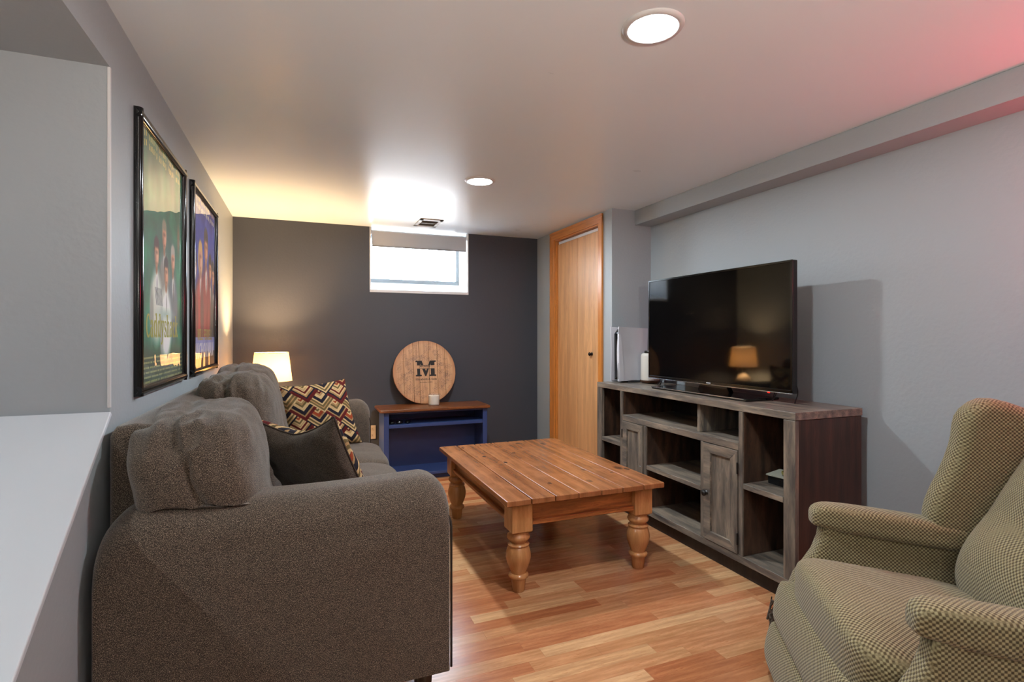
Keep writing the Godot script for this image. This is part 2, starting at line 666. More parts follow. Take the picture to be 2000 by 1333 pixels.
func tabletop_tex(n: int) -> ImageTexture:
	var im := Image.create(n, n, false, Image.FORMAT_RGB8)
	var f1 := noise(61, 0.012, 4)
	var f2 := noise(62, 0.05, 3)
	var f3 := noise(63, 0.006, 3)
	var tones := []
	for k in 7:
		tones.append(rng.randf_range(-0.12, 0.12))
	var knots := [[0.16, 0.93, 0.008], [0.62, 0.93, 0.012], [0.80, 0.87, 0.016], [0.70, 0.30, 0.012], [0.93, 0.27, 0.020], [0.97, 0.24, 0.012], [0.60, 0.13, 0.013], [0.36, 0.16, 0.009], [0.83, 0.21, 0.008], [0.30, 0.55, 0.010], [0.46, 0.72, 0.008], [0.22, 0.70, 0.009]]
	for y in n:
		for x in n:
			var u := x / float(n)
			var w := 1.0 - y / float(n)      # w runs from the near end to the far end
			var k := clampi(int(u * 7), 0, 6)
			var warp := 0.0
			var dark := 0.0
			for q in knots:
				var dx: float = u - q[0]
				var dy: float = (w - q[1]) * 1.45
				var rr := sqrt(dx * dx + dy * dy * 0.35)
				if rr < q[2] * 5:
					warp += signf(dx) * 14.0 * exp(-rr / q[2])
					dark = maxf(dark, clampf(1.6 - rr / q[2], 0, 1))
			var g: float = f1.get_noise_2d(x * 1.6 + k * 517 + warp, y * 0.10) * 0.6 + 0.5 + tones[k]
			var g2 := f2.get_noise_2d(x * 3.0 + k * 211 + warp * 2, y * 0.16)
			var c := Color(0.47, 0.285, 0.165).lerp(Color(0.68, 0.45, 0.28), clampf(g + g2 * 0.35, 0, 1))
			c = c.lerp(Color(0.34, 0.17, 0.09), clampf(g2 * 1.3 - 0.25, 0, 0.5))
			c = c.lerp(Color(0.72, 0.48, 0.31), clampf(f3.get_noise_2d(x, y) * 0.8, 0, 0.35))
			c = c.lerp(Color(0.17, 0.10, 0.07), clampf(dark * (0.62 + g2 * 0.9), 0, 0.8))
			im.set_pixel(x, y, c)
	return tex(im)


func rough_tex(n: int) -> ImageTexture:
	var im := Image.create(n, n, false, Image.FORMAT_L8)
	var f := noise(81, 0.01, 4)
	var g := noise(82, 0.03, 3)
	for y in n:
		for x in n:
			var q := tiled(f, x, y * 1.0, n) * 0.7 + tiled(g, x * 0.5, y * 1.6, n) * 0.25
			var s := clampf(0.74 + q * 0.22, 0.3, 1)
			im.set_pixel(x, y, Color(s, s, s))
	return tex(im)


func bump_tex(sd: int, n: int, freq: float) -> ImageTexture:
	var im := Image.create(n, n, false, Image.FORMAT_L8)
	var f := noise(sd, freq, 3)
	for y in n:
		for x in n:
			var s := clampf(0.5 + tiled(f, x, y, n) * 0.7, 0, 1)
			im.set_pixel(x, y, Color(s, s, s))
	return tex(im)


# ------------------------------------------------------------------ materials
func mat(col: Color, rough := 0.6, spec := 0.5, metal := 0.0) -> StandardMaterial3D:
	var m := StandardMaterial3D.new()
	m.albedo_color = col
	m.roughness = rough
	m.metallic_specular = spec
	m.metallic = metal
	m.cull_mode = BaseMaterial3D.CULL_DISABLED
	return m


func trip(m: StandardMaterial3D, t: Texture2D, sc: Vector3, world := false, off := Vector3.ZERO) -> StandardMaterial3D:
	m.albedo_texture = t
	m.uv1_triplanar = true
	m.uv1_world_triplanar = world
	m.uv1_scale = sc
	m.uv1_offset = off
	m.uv1_triplanar_sharpness = 4.0
	return m


func bump(m: StandardMaterial3D, t: Texture2D, cm: float) -> StandardMaterial3D:
	m.heightmap_enabled = true
	m.heightmap_texture = t
	m.heightmap_scale = cm
	return m


func wood(tint: Color, t: Texture2D, along: String, rough := 0.45, fine := 7.0, off := Vector3.ZERO, stretch := 0.085) -> StandardMaterial3D:
	var s := Vector3(fine, fine, fine)
	s["xyz".find(along)] = fine * stretch
	return trip(mat(tint, rough), t, s, false, off)


func make_materials() -> void:
	T.oak = grain_tex(1, Color(0.70, 0.70, 0.70), Color(1, 1, 1), Color(0.62, 0.55, 0.5))
	T.strip = grain_tex(8, Color(0.84, 0.81, 0.79), Color(1, 1, 1), Color(0.80, 0.72, 0.67))
	T.soft = grain_tex(4, Color(0.86, 0.85, 0.84), Color(1, 1, 1), Color(0.84, 0.80, 0.77))
	T.pine = grain_tex(2, Color(0.66, 0.62, 0.58), Color(1, 1, 1), Color(0.52, 0.42, 0.36))
	T.gray = grain_tex(3, Color(0.31, 0.292, 0.275), Color(0.61, 0.545, 0.475), Color(0.285, 0.285, 0.285))
	T.peel = bump_tex(5, 256, 0.05)
	T.rough = rough_tex(512)
	T.sofa = speck_tex(11, 640, Color(0.225, 0.195, 0.17), Color(0.68, 0.605, 0.525), Color(0.17, 0.145, 0.125), 0.11)
	var wv := weave_tex(384)
	T.weave = wv[0]
	T.weave_h = wv[1]
	T.chev = chevron_tex(512)
	# room
	M.wall = bump(trip(mat(Color(0.62, 0.645, 0.66), 0.5, 0.4), T.peel, Vector3(1, 1, 1), true), T.peel, 0.05)
	M.wall.albedo_texture = null
	M.wall.uv1_scale = Vector3(3, 3, 3)
	M.dark = bump(trip(mat(Color(0.255, 0.265, 0.295), 0.5, 0.4), T.peel, Vector3(3, 3, 3), true), T.peel, 0.05)
	M.dark.albedo_texture = null
	M.ceil = trip(mat(Color(0.89, 0.93, 0.955), 1.0, 0.37), T.rough, Vector3(0.35, 0.55, 0.55), true)
	M.ceil.albedo_texture = null
	M.ceil.roughness = 0.44
	M.ceil.roughness_texture = T.rough
	M.ceil.roughness_texture_channel = BaseMaterial3D.TEXTURE_CHANNEL_RED
	M.white = mat(Color(0.86, 0.86, 0.86), 0.4)
	M.ledge = mat(Color(0.80, 0.82, 0.84), 0.45)
	M.bead = mat(Color(0.80, 0.80, 0.80), 0.45)
	M.slab = mat(Color(0.36, 0.25, 0.17), 0.8)
	M.glass = mat(Color(1, 1, 1, 0.04), 0.0)
	M.glass.transparency = BaseMaterial3D.TRANSPARENCY_ALPHA
	M.black = mat(Color(0.035, 0.035, 0.04), 0.35)
	M.gloss = mat(Color(0.02, 0.02, 0.022), 0.12)
	M.chrome = mat(Color(0.75, 0.76, 0.78), 0.2, 0.5, 1.0)


# ------------------------------------------------------------------ main
func _ready() -> void:
	rng.seed = 20240
	# camera: level, turned 21.65 degrees to the right, lens shifted a little
	var cam := Camera3D.new()
	cam.name = "camera"
	cam.projection = Camera3D.PROJECTION_FRUSTUM
	cam.near = 0.05
	cam.far = 100.0
	cam.size = 1333.0 / 1030.6 * cam.near
	cam.frustum_offset = Vector2(0, -(666.5 - 656.2) / 1030.6 * cam.near)
	add_child(cam)
	cam.position = V(0, 1.2, 0)
	cam.rotation_degrees = Vector3(0, -21.645, 0)
	cam.current = true

	# overcast daylight for the window
	var env := Environment.new()
	env.background_mode = Environment.BG_SKY
	var sky := Sky.new()
	var sm := ProceduralSkyMaterial.new()
	sm.sky_top_color = Color(0.78, 0.89, 1.0)
	sm.sky_horizon_color = Color(0.95, 0.98, 1.0)
	sm.ground_horizon_color = Color(0.92, 0.95, 0.98)
	sm.ground_bottom_color = Color(0.80, 0.82, 0.84)
	sm.sky_curve = 0.25
	sm.energy_multiplier = 1.0
	sky.sky_material = sm
	env.sky = sky
	env.background_energy_multiplier = E_SKY
	env.ambient_light_source = Environment.AMBIENT_SOURCE_DISABLED
	env.tonemap_mode = Environment.TONE_MAPPER_LINEAR
	env.tonemap_exposure = 1.14
	env.sdfgi_enabled = true
	env.ssao_enabled = true
	env.ssil_enabled = true
	var we := WorldEnvironment.new()
	we.name = "environment"
	we.environment = env
	add_child(we)

	make_materials()
	build_room()
	build_floor()
	build_door()
	build_window()
	build_ceiling_fittings()
	build_sofa()
	build_pillows()
	build_table()
	build_stand()
	build_tv()
	build_recliner()
	build_console()
	build_lamp()
	build_posters()
	build_small()


func down_light(at: Vector3, energy: float, col: Color, size: float) -> AreaLight3D:
	var l := AreaLight3D.new()
	l.position = at
	l.rotation_degrees = Vector3(-90, 0, 0)
	l.area_size = Vector2(size, size)
	l.area_range = 12
	l.area_attenuation = 2
	l.light_energy = energy
	l.light_color = col
	l.shadow_enabled = true
	return l


# ------------------------------------------------------------------ room
func build_room() -> void:
	var b := MB.new()
	# far wall in four pieces round the window opening (X 0.54..1.434, Y 1.60..ceiling)
	b.bx(XL - 0.15, 0.54, 0, CE, DB, DB + 0.32, 0)
	b.bx(1.434, XR + 0.15, 0, CE, DB, DB + 0.32, 0)
	b.bx(0.54, 1.434, 0, 1.60, DB, DB + 0.32, 0)
	struct("wall_back", b, M.dark, "dark slate painted far wall with the small window", "wall")
	b = MB.new()
	b.bx(XL - 0.15, XL, 0, CE, JD + 0.15, DB, 0)
	struct("wall_left", b, M.wall, "pale grey left wall behind the sofa with two posters", "wall")
	b = MB.new()
	b.bx(XR, XR + 0.15, 0, CE, -2.6, DB, 0)
	struct("wall_right", b, M.wall, "pale grey right wall behind the television stand", "wall")
	# closet bump-out: wall with the door opening (D 3.545..4.325, Y 0..2.075)
	b = MB.new()
	b.bx(XD, XD + 0.11, 0, CE, DC, 3.545, 0)
	b.bx(XD, XD + 0.11, 0, CE, 4.325, DB, 0)
	b.bx(XD, XD + 0.11, 2.075, CE, 3.545, 4.325, 0)
	struct("wall_closet", b, M.wall, "narrow grey wall that holds the closet door", "wall")
	b = MB.new()
	b.bx(XD + 0.11, XR, 0, CE, DC, DC + 0.1, 0)
	struct("wall_closet_side", b, M.wall, "grey closet side wall beyond the television stand", "wall")
	b = MB.new()
	b.bx(-3.2, XR + 0.15, 0, CE, -2.75, -2.6, 0)
	struct("wall_front", b, M.wall, "grey wall behind the camera", "wall")
	# space beside the stairs
	b = MB.new()
	b.bx(-3.2, XL, 0, CE, JD, JD + 0.15, 0)
	struct("wall_stair_end", b, M.wall, "grey wall face at the end of the stair opening", "wall")
	b = MB.new()
	b.bx(-3.35, -3.2, 0, CE, -2.75, JD + 0.15, 0)
	struct("wall_stair_side", b, M.wall, "grey side wall of the stair space", "wall")
	b = MB.new()
	b.bx(-3.35, XL, 1.975, CE, -2.6, JD, 0)
	struct("trim_1", b, M.wall, "lowered grey ceiling over the stair opening", "ceiling")
	b = MB.new()
	b.bx(XL - 0.007, XL + 0.002, 0.992, 1.9745, JD - 0.002, JD + 0.007, 0.002)
	struct("trim_4", b, M.bead, "thin pale corner bead at the end of the left wall", "trim")
	# sloping stair wall and its white cap
	b = MB.new()
	b.prism([Vector2(0.62, 0.0), Vector2(JD, 0.0), Vector2(JD, 0.972)], -1.45, XL, func(p): return Vector3(p.z, p.y, -p.x))
	struct("wall_stair_low", b, M.wall, "low sloping grey wall under the white stair ledge", "wall")
	b = MB.new()
	var sl := 0.972 / (JD - 0.62)
	var len := Vector2(JD - 0.62, 0.972).length()
	var dir := Vector3(0, 0.972, -(JD - 0.62)).normalized()
	var up := Vector3(0, JD - 0.62, 0.972).normalized()
	b.cbox(V(-0.98, 0.486, (JD + 0.62) / 2) + up * 0.008, Vector3(0.94, 0.016, len), 0.004, Basis(Vector3.RIGHT, up, -dir))
	struct("trim_2", b, M.ledge, "smooth white sloping ledge capping the stair wall", "ledge")
	b = MB.new()
	b.bx(-3.35, XR + 0.15, CE, CE + 0.12, -2.75, DB + 0.32, 0)
	struct("ceiling", b, M.ceil, "semi-gloss beige painted ceiling with brush marks", "ceiling")
	b = MB.new()
	b.bx(2.335, XR, 2.036, CE, -2.6, DC, 0.003)
	struct("trim_3", b, M.wall, "grey boxed soffit along the top of the right wall", "soffit")


func build_floor() -> void:
	var b := MB.new()
	b.bx(-3.35, XR + 0.15, -0.12, -0.004, -2.75, DB + 0.32, 0)
	var fl := struct("floor", b, M.slab, "wood strip laminate floor", "floor")
	# strips run across the room
	var tints := [Color(0.77, 0.55, 0.385), Color(0.81, 0.64, 0.465), Color(0.72, 0.48, 0.325), Color(0.78, 0.58, 0.41), Color(0.74, 0.51, 0.35), Color(0.83, 0.665, 0.49), Color(0.70, 0.455, 0.30), Color(0.80, 0.61, 0.44), Color(0.77, 0.565, 0.395)]
	var mats := []
	for k in tints.size():
		var m := trip(mat(tints[k], 0.22, 0.5), T.strip, Vector3(0.8, 8, 9), true, Vector3(k * 0.37, 0, k * 0.23))
		mats.append(m)
	var rest := []
	for k in tints.size():
		rest.append(MB.new())
	var w := 0.0635
	var d := -2.6
	var row := 0
	while d < DB:
		var d1 := minf(d + w, DB)
		var x := -3.2 - rng.randf_range(0.0, 0.5)
		while x < XR:
			var ln := rng.randf_range(0.26, 0.62)
			var x0 := maxf(x, -3.2)
			var x1 := minf(x + ln, XR)
			x += ln
			var k := rng.randi_range(0, tints.size() - 1)
			if x1 - x0 < 0.01:
				continue
			var cx := (x0 + x1) / 2
			var cd := (d + d1) / 2
			var seen := x1 > 0.38 and x0 < 2.04 and cd > 1.22 and cd < 4.35 and cx > 0.28
			seen = seen and (cd > 1.45 or cx > 0.45)
			if seen:
				var p := MB.new()
				p.cbox(V(cx, -0.002, cd), Vector3(x1 - x0 - 0.0003, 0.004, d1 - d - 0.0002), 0.0003)
				obj("floor_strip", p, mats[k], fl)
			else:
				(rest[k] as MB).cbox(V(cx, -0.002, cd), Vector3(x1 - x0 - 0.0003, 0.004, d1 - d - 0.0002), 0.0003)
		d += w
		row += 1
	for k in rest.size():
		tag(obj("far_floor_strips", rest[k], mats[k], fl), "", "", "", "stuff")


func build_door() -> void:
	var trimw := wood(Color(0.83, 0.53, 0.25), T.soft, "y", 0.32, 7.0)
	var headw := wood(Color(0.83, 0.53, 0.25), T.soft, "z", 0.32, 7.0)
	var o := thing("door_1", V(XD, 0, 3.935), "flat honey wood bifold closet door in orange wood casing", "door")
	tag(o, "", "", "", "structure")
	# jamb lining, casing
	for k in 2:
		var b := MB.new()
		if k == 0:
			b.bx(XD - 0.002, XD + 0.11, 0, 2.075, 3.545, 3.563, 0.002)
		else:
			b.bx(XD - 0.002, XD + 0.11, 0, 2.075, 4.307, 4.325, 0.002)
		obj("jamb", b, trimw, o)
		b = MB.new()
		if k == 0:
			b.bx(XD - 0.014, XD, 0, 2.125, 3.487, 3.550, 0.004)
			b.bx(XD - 0.018, XD - 0.012, 0, 2.110, 3.487, 3.508, 0.002)
		else:
			b.bx(XD - 0.014, XD, 0, 2.125, 4.318, 4.398, 0.004)
			b.bx(XD - 0.018, XD - 0.012, 0, 2.110, 4.374, 4.398, 0.002)
		obj("casing", b, trimw, o)
	var b := MB.new()
	b.bx(XD - 0.002, XD + 0.11, 2.057, 2.075, 3.563, 4.307, 0.002)
	obj("head_jamb", b, headw, o)
	b = MB.new()
	b.bx(XD - 0.0145, XD, 2.068, 2.137, 3.487, 4.398, 0.004)
	b.bx(XD - 0.0185, XD - 0.012, 2.113, 2.137, 3.487, 4.398, 0.002)
	obj("head_casing", b, headw, o)
	b = MB.new()
	b.bx(XD + 0.028, XD + 0.05, 2.028, 2.052, 3.57, 4.30, 0.002)
	obj("track", b, M.white, o)
	for k in 2:
		b = MB.new()
		var a := 3.567 + k * 0.370
		b.bx(XD + 0.022, XD + 0.055, 0.012, 2.026, a, a + 0.368, 0.003)
		var pn := obj("door_panel", b, wood(Color(0.86, 0.645, 0.44) if k else Color(0.88, 0.67, 0.465), T.soft, "y", 0.4, 3.0, Vector3(k * 0.4, 0, k * 0.3)), o)
		if k == 0:
			b = MB.new()
			b.lathe(V(XD + 0.022, 1.053, 3.70), [Vector2(0, 0.030), Vector2(0.008, 0.030), Vector2(0.014, 0.025), Vector2(0.015, 0.019), Vector2(0.009, 0.013), Vector2(0.006, 0.008), Vector2(0.008, 0.003), Vector2(0.016, 0.0)], 20, Basis(Vector3.BACK, PI / 2))
			obj("knob", b, mat(Color(0.10, 0.085, 0.08), 0.25, 0.5, 0.6), pn)


func build_window() -> void:
	var o := thing("window_1", V(0.987, 1.60, DB), "small basement hopper window deep in the dark wall under the ceiling", "window")
	tag(o, "", "", "", "structure")
	var b := MB.new()
	# reveal lining: sloping sill, two cheeks, head
	b.prism([Vector2(DB - 0.002, 1.58), Vector2(DB + 0.32, 1.58), Vector2(DB + 0.32, 1.70), Vector2(DB - 0.002, 1.603)], 0.541, 1.433, func(p): return Vector3(p.z, p.y, -p.x))
	obj("sill", b, M.white, o)
	for k in 2:
		b = MB.new()
		var x: float = [0.540, 1.424][k]
		b.bx(x, x + 0.010, 1.603, CE, DB - 0.002, DB + 0.32, 0.001)
		obj("reveal", b, M.white, o)
	# metal sash
	var fm := mat(Color(0.50, 0.52, 0.53), 0.5)
	var dz := DB + 0.30
	for q in [[0.55, 1.424, 1.69, 1.73], [0.55, 1.424, 2.10, CE], [0.55, 0.58, 1.73, 2.10], [1.396, 1.424, 1.73, 2.10]]:
		b = MB.new()
		b.bx(q[0], q[1], q[2], q[3], dz, dz + 0.03, 0.003)
		obj("sash_rail", b, fm, o)
	b = MB.new()
	b.bx(0.58, 1.396, 1.73, 2.10, dz + 0.012, dz + 0.016, 0)
	obj("pane", b, M.glass, o)
	# roller blind hung in the opening, half up
	var bl := thing("roller_blind", V(0.987, 1.983, DB + 0.02), "grey fabric roller blind pulled a third down over the window", "blind")
	var cloth := mat(Color(0.72, 0.72, 0.72), 0.85)
	cloth.backlight_enabled = true
	cloth.backlight = Color(0.36, 0.385, 0.40)
	b = MB.new()
	b.bx(0.562, 1.416, 1.985, 2.112, DB + 0.012, DB + 0.0145, 0.0005)
	obj("fabric", b, cloth, bl)
	b = MB.new()
	b.bx(0.562, 1.416, 1.979, 1.990, DB + 0.009, DB + 0.018, 0.003)
	obj("bottom_rail", b, mat(Color(0.55, 0.55, 0.56), 0.6), bl)
	b = MB.new()
	b.lathe(V(0.562, 2.112, DB + 0.034), [Vector2(0, 0), Vector2(0.016, 0), Vector2(0.016, 0.854), Vector2(0, 0.854)], 20, Basis(Vector3.BACK, -PI / 2))
	obj("roller_tube", b, cloth, bl)
	for x in [0.553, 1.417]:
		b = MB.new()
		b.bx(x, x + 0.006, 2.085, CE - 0.002, DB + 0.012, DB + 0.06, 0.001)
		obj("bracket", b, M.white, bl)
	b = MB.new()
	b.tube([V(1.4205, 2.09, DB + 0.008), V(1.421, 1.85, DB + 0.007), V(1.4205, 1.66, DB + 0.008)], 0.0018, 6)
	obj("pull_cord", b, M.white, bl)


func build_ceiling_fittings() -> void:
	var spots := [[0.998, 1.344, CE, E_NEAR, "recessed round ceiling light nearest the camera, above the sofa arm"], [1.006, 3.068, CE, E_FAR, "recessed round ceiling light above the coffee table before the window"], [-2.2, 0.60, 1.975, E_STAIR, "recessed round ceiling light beside the stairs"]]
	var ring := mat(Color(0.80, 0.80, 0.80), 0.35)
	var glow := mat(Color(1, 1, 1), 0.5)
	glow.emission_enabled = true
	glow.emission = Color(1.0, 0.97, 0.93)
	glow.emission_energy_multiplier = 6.0
	for s in spots:
		var at := V(s[0], s[2], s[1])
		var o := thing("ceiling_light", at, s[4], "ceiling light", "recessed ceiling lights")
		var b := MB.new()
		b.lathe(at, [Vector2(0.068, 0.0), Vector2(0.070, -0.006), Vector2(0.078, -0.009), Vector2(0.090, -0.006), Vector2(0.094, 0.0)], 48)
		obj("trim_ring", b, ring, o)
		b = MB.new()
		b.lathe(at, [Vector2(0, -0.0015), Vector2(0.069, -0.0015), Vector2(0.069, -0.0005)], 40)
		obj("glowing_lens", b, glow, o)
		var l := down_light(Vector3(0, -0.004, 0), s[3], Color(0.94, 0.98, 1.0), 0.10)
		l.name = "can_light"
		o.add_child(l)
	# unseen lamp added behind the camera to brighten the ceiling
	for q in [[0.3, -0.8, E_FILL, "slim black fill lamp added unseen behind the camera"]]:
		var at := V(q[0], 0, q[1])
		var o := thing("added_fill_lamp", at, q[3], "added fill lamp")
		var b := MB.new()
		b.lathe(at, [Vector2(0, 0), Vector2(0.14, 0), Vector2(0.14, 0.012), Vector2(0.03, 0.028), Vector2(0.012, 0.04)], 32)
		obj("base", b, M.black, o)
		b = MB.new()
		b.tube([at + Vector3(0, 0.03, 0), at + Vector3(0, 1.42, 0)], 0.012, 12)
		obj("pole", b, M.black, o)
		b = MB.new()
		b.lathe(at, [Vector2(0.012, 1.40), Vector2(0.05, 1.42), Vector2(0.12, 1.47), Vector2(0.16, 1.53), Vector2(0.155, 1.53), Vector2(0.115, 1.478), Vector2(0.045, 1.43), Vector2(0, 1.425)], 36)
		obj("lamp_shade", b, M.black, o)
		b = MB.new()
		b.lathe(at, [Vector2(0, 1.43), Vector2(0.014, 1.435), Vector2(0.016, 1.47), Vector2(0.032, 1.51), Vector2(0.030, 1.545), Vector2(0.015, 1.562), Vector2(0, 1.565)], 20)
		obj("bulb", b, glow, o)
		var l := OmniLight3D.new()
		l.name = "uplight"
		l.light_color = Color(1.0, 0.965, 0.92)
		l.light_energy = q[2]
		l.omni_range = 12
		l.omni_attenuation = 2
		l.light_size = 0.03
		l.shadow_enabled = true
		l.position = Vector3(0, 1.53, 0)
		o.add_child(l)
	# supply air vent
	var o := thing("ceiling_vent", V(0.98, CE, 4.37), "small metal air vent with two slots in the ceiling by the window", "vent")
	var vm := mat(Color(0.66, 0.65, 0.63), 0.45)
	var x0 := 0.884
	var x1 := 1.076
	var d0 := 4.225
	var d1 := 4.52
	for q in [[x0, x1, d0, d0 + 0.045], [x0, x1, d1 - 0.045, d1], [x0, x0 + 0.03, d0, d1], [x1 - 0.03, x1, d0, d1], [x0, x1, 4.362, 4.382]]:
		var b := MB.new()
		b.bx(q[0], q[1], CE - 0.007, CE, q[2], q[3], 0.002)
		obj("vent_frame", b, vm, o)
	for k in 12:
		var d := d0 + 0.052 + k * 0.0167
		var b := MB.new()
		b.cbox(V((x0 + x1) / 2, CE - 0.004, d), Vector3(x1 - x0 - 0.06, 0.0012, 0.013), 0.0002, Basis(Vector3.RIGHT, 0.6))
		obj("slat", b, mat(Color(0.40, 0.39, 0.38), 0.6), o)
	# a red LED tube on the right wall, beside the recliner and out of the frame
	var at := V(2.455, 1.56, 0.62)
	var rl := thing("wall_lamp", at, "red LED tube lamp on the right wall past the recliner", "lamp")
	var b := MB.new()
	b.bx(2.462, XR, 1.38, 1.74, 0.595, 0.645, 0.004)
	obj("backplate", b, M.black, rl)
	var red := mat(Color(0.8, 0.1, 0.1), 0.4)
	red.emission_enabled = true
	red.emission = Color(1.0, 0.10, 0.12)
	red.emission_energy_multiplier = 5.0
	b = MB.new()
	b.lathe(V(2.44, 1.40, 0.62), [Vector2(0, 0), Vector2(0.014, 0.0), Vector2(0.016, 0.01), Vector2(0.016, 0.31), Vector2(0.014, 0.32), Vector2(0, 0.32)], 20)
	obj("glowing_tube", b, red, rl)
	var l := OmniLight3D.new()
	l.name = "red_light"
	l.light_color = Color(1.0, 0.18, 0.34)
	l.light_energy = E_RED
	l.omni_range = 8
	l.omni_attenuation = 2
	l.light_size = 0.05
	l.shadow_enabled = true
	l.position = Vector3(-0.045, 0, 0)
	rl.add_child(l)


# ------------------------------------------------------------------ sofa
func fabric(t: Texture2D, sc: float, tint := Color(1, 1, 1)) -> StandardMaterial3D:
	var m := trip(mat(tint, 0.95, 0.2), t, Vector3(sc, sc, sc))
	m.rim_enabled = true
	m.rim = 0.42
	m.rim_tint = 0.6
	return m


func arm_shape(x0: float, x1: float, y0: float, y1: float, d0: float, d1: float) -> MB:
	var b := MB.new()
	var ring := func(it: float, isd: float, d: float) -> Array:
		var a := []
		var xa := x0 + isd
		var xb := x1 - isd
		var yt := y1 - it
		var rb := 0.13
		var rf := 0.085
		a.append(V(xb, y0, d))
		for k in 12:
			a.append(V(xb, lerpf(y0, yt - rf, (k + 1) / 13.0), d))
		for k in 13:
			var an := PI / 2 * k / 12
			a.append(V(xb - rf + rf * cos(an), yt - rf + rf * sin(an), d))
		for k in 14:
			var t := (k + 1) / 15.0
			a.append(V(lerpf(xb - rf, xa + rb, t), yt - 0.012 * sin(t * PI), d))
		for k in 13:
			var an := PI / 2 + PI / 2 * k / 12
			a.append(V(xa + rb + rb * cos(an), yt - rb + rb * sin(an), d))
		for k in 13:
			a.append(V(xa, lerpf(yt - rb, y0, (k + 1) / 13.0), d))
		return a
	var rows := []
	var rr := 0.115
	for j in 11:
		var an := PI / 2 * j / 10
		rows.append(ring.call(rr * (1 - sin(an)), 0.014 * (1 - sin(an)), d0 + rr * (1 - cos(an)) * 0.9 ))
	for j in range(10, -1, -1):
		var an := PI / 2 * j / 10
		rows.append(ring.call(rr * (1 - sin(an)), 0.014 * (1 - sin(an)), d1 - rr * (1 - cos(an)) * 0.9))
	b.sheet(rows, null, true)
	for e in [0, rows.size() - 1]:
		var r: Array = rows[e]
		# slightly domed end panel as concentric rings
		var c := Vector3.ZERO
		for q in r:
			c += q
		c /= r.size()
		c += V(0, 0, -0.012 if e == 0 else 0.012)
		var rs := []
		for k in 7:
			var t := k / 6.0
			var a := []
			for q in r:
				var p: Vector3 = q.lerp(c, t)
				p.z = lerpf(q.z, c.z, 1 - (1 - t) * (1 - t))
				a.append(p)
			rs.append(a)
		b.sheet(rs, null, true)
	return b


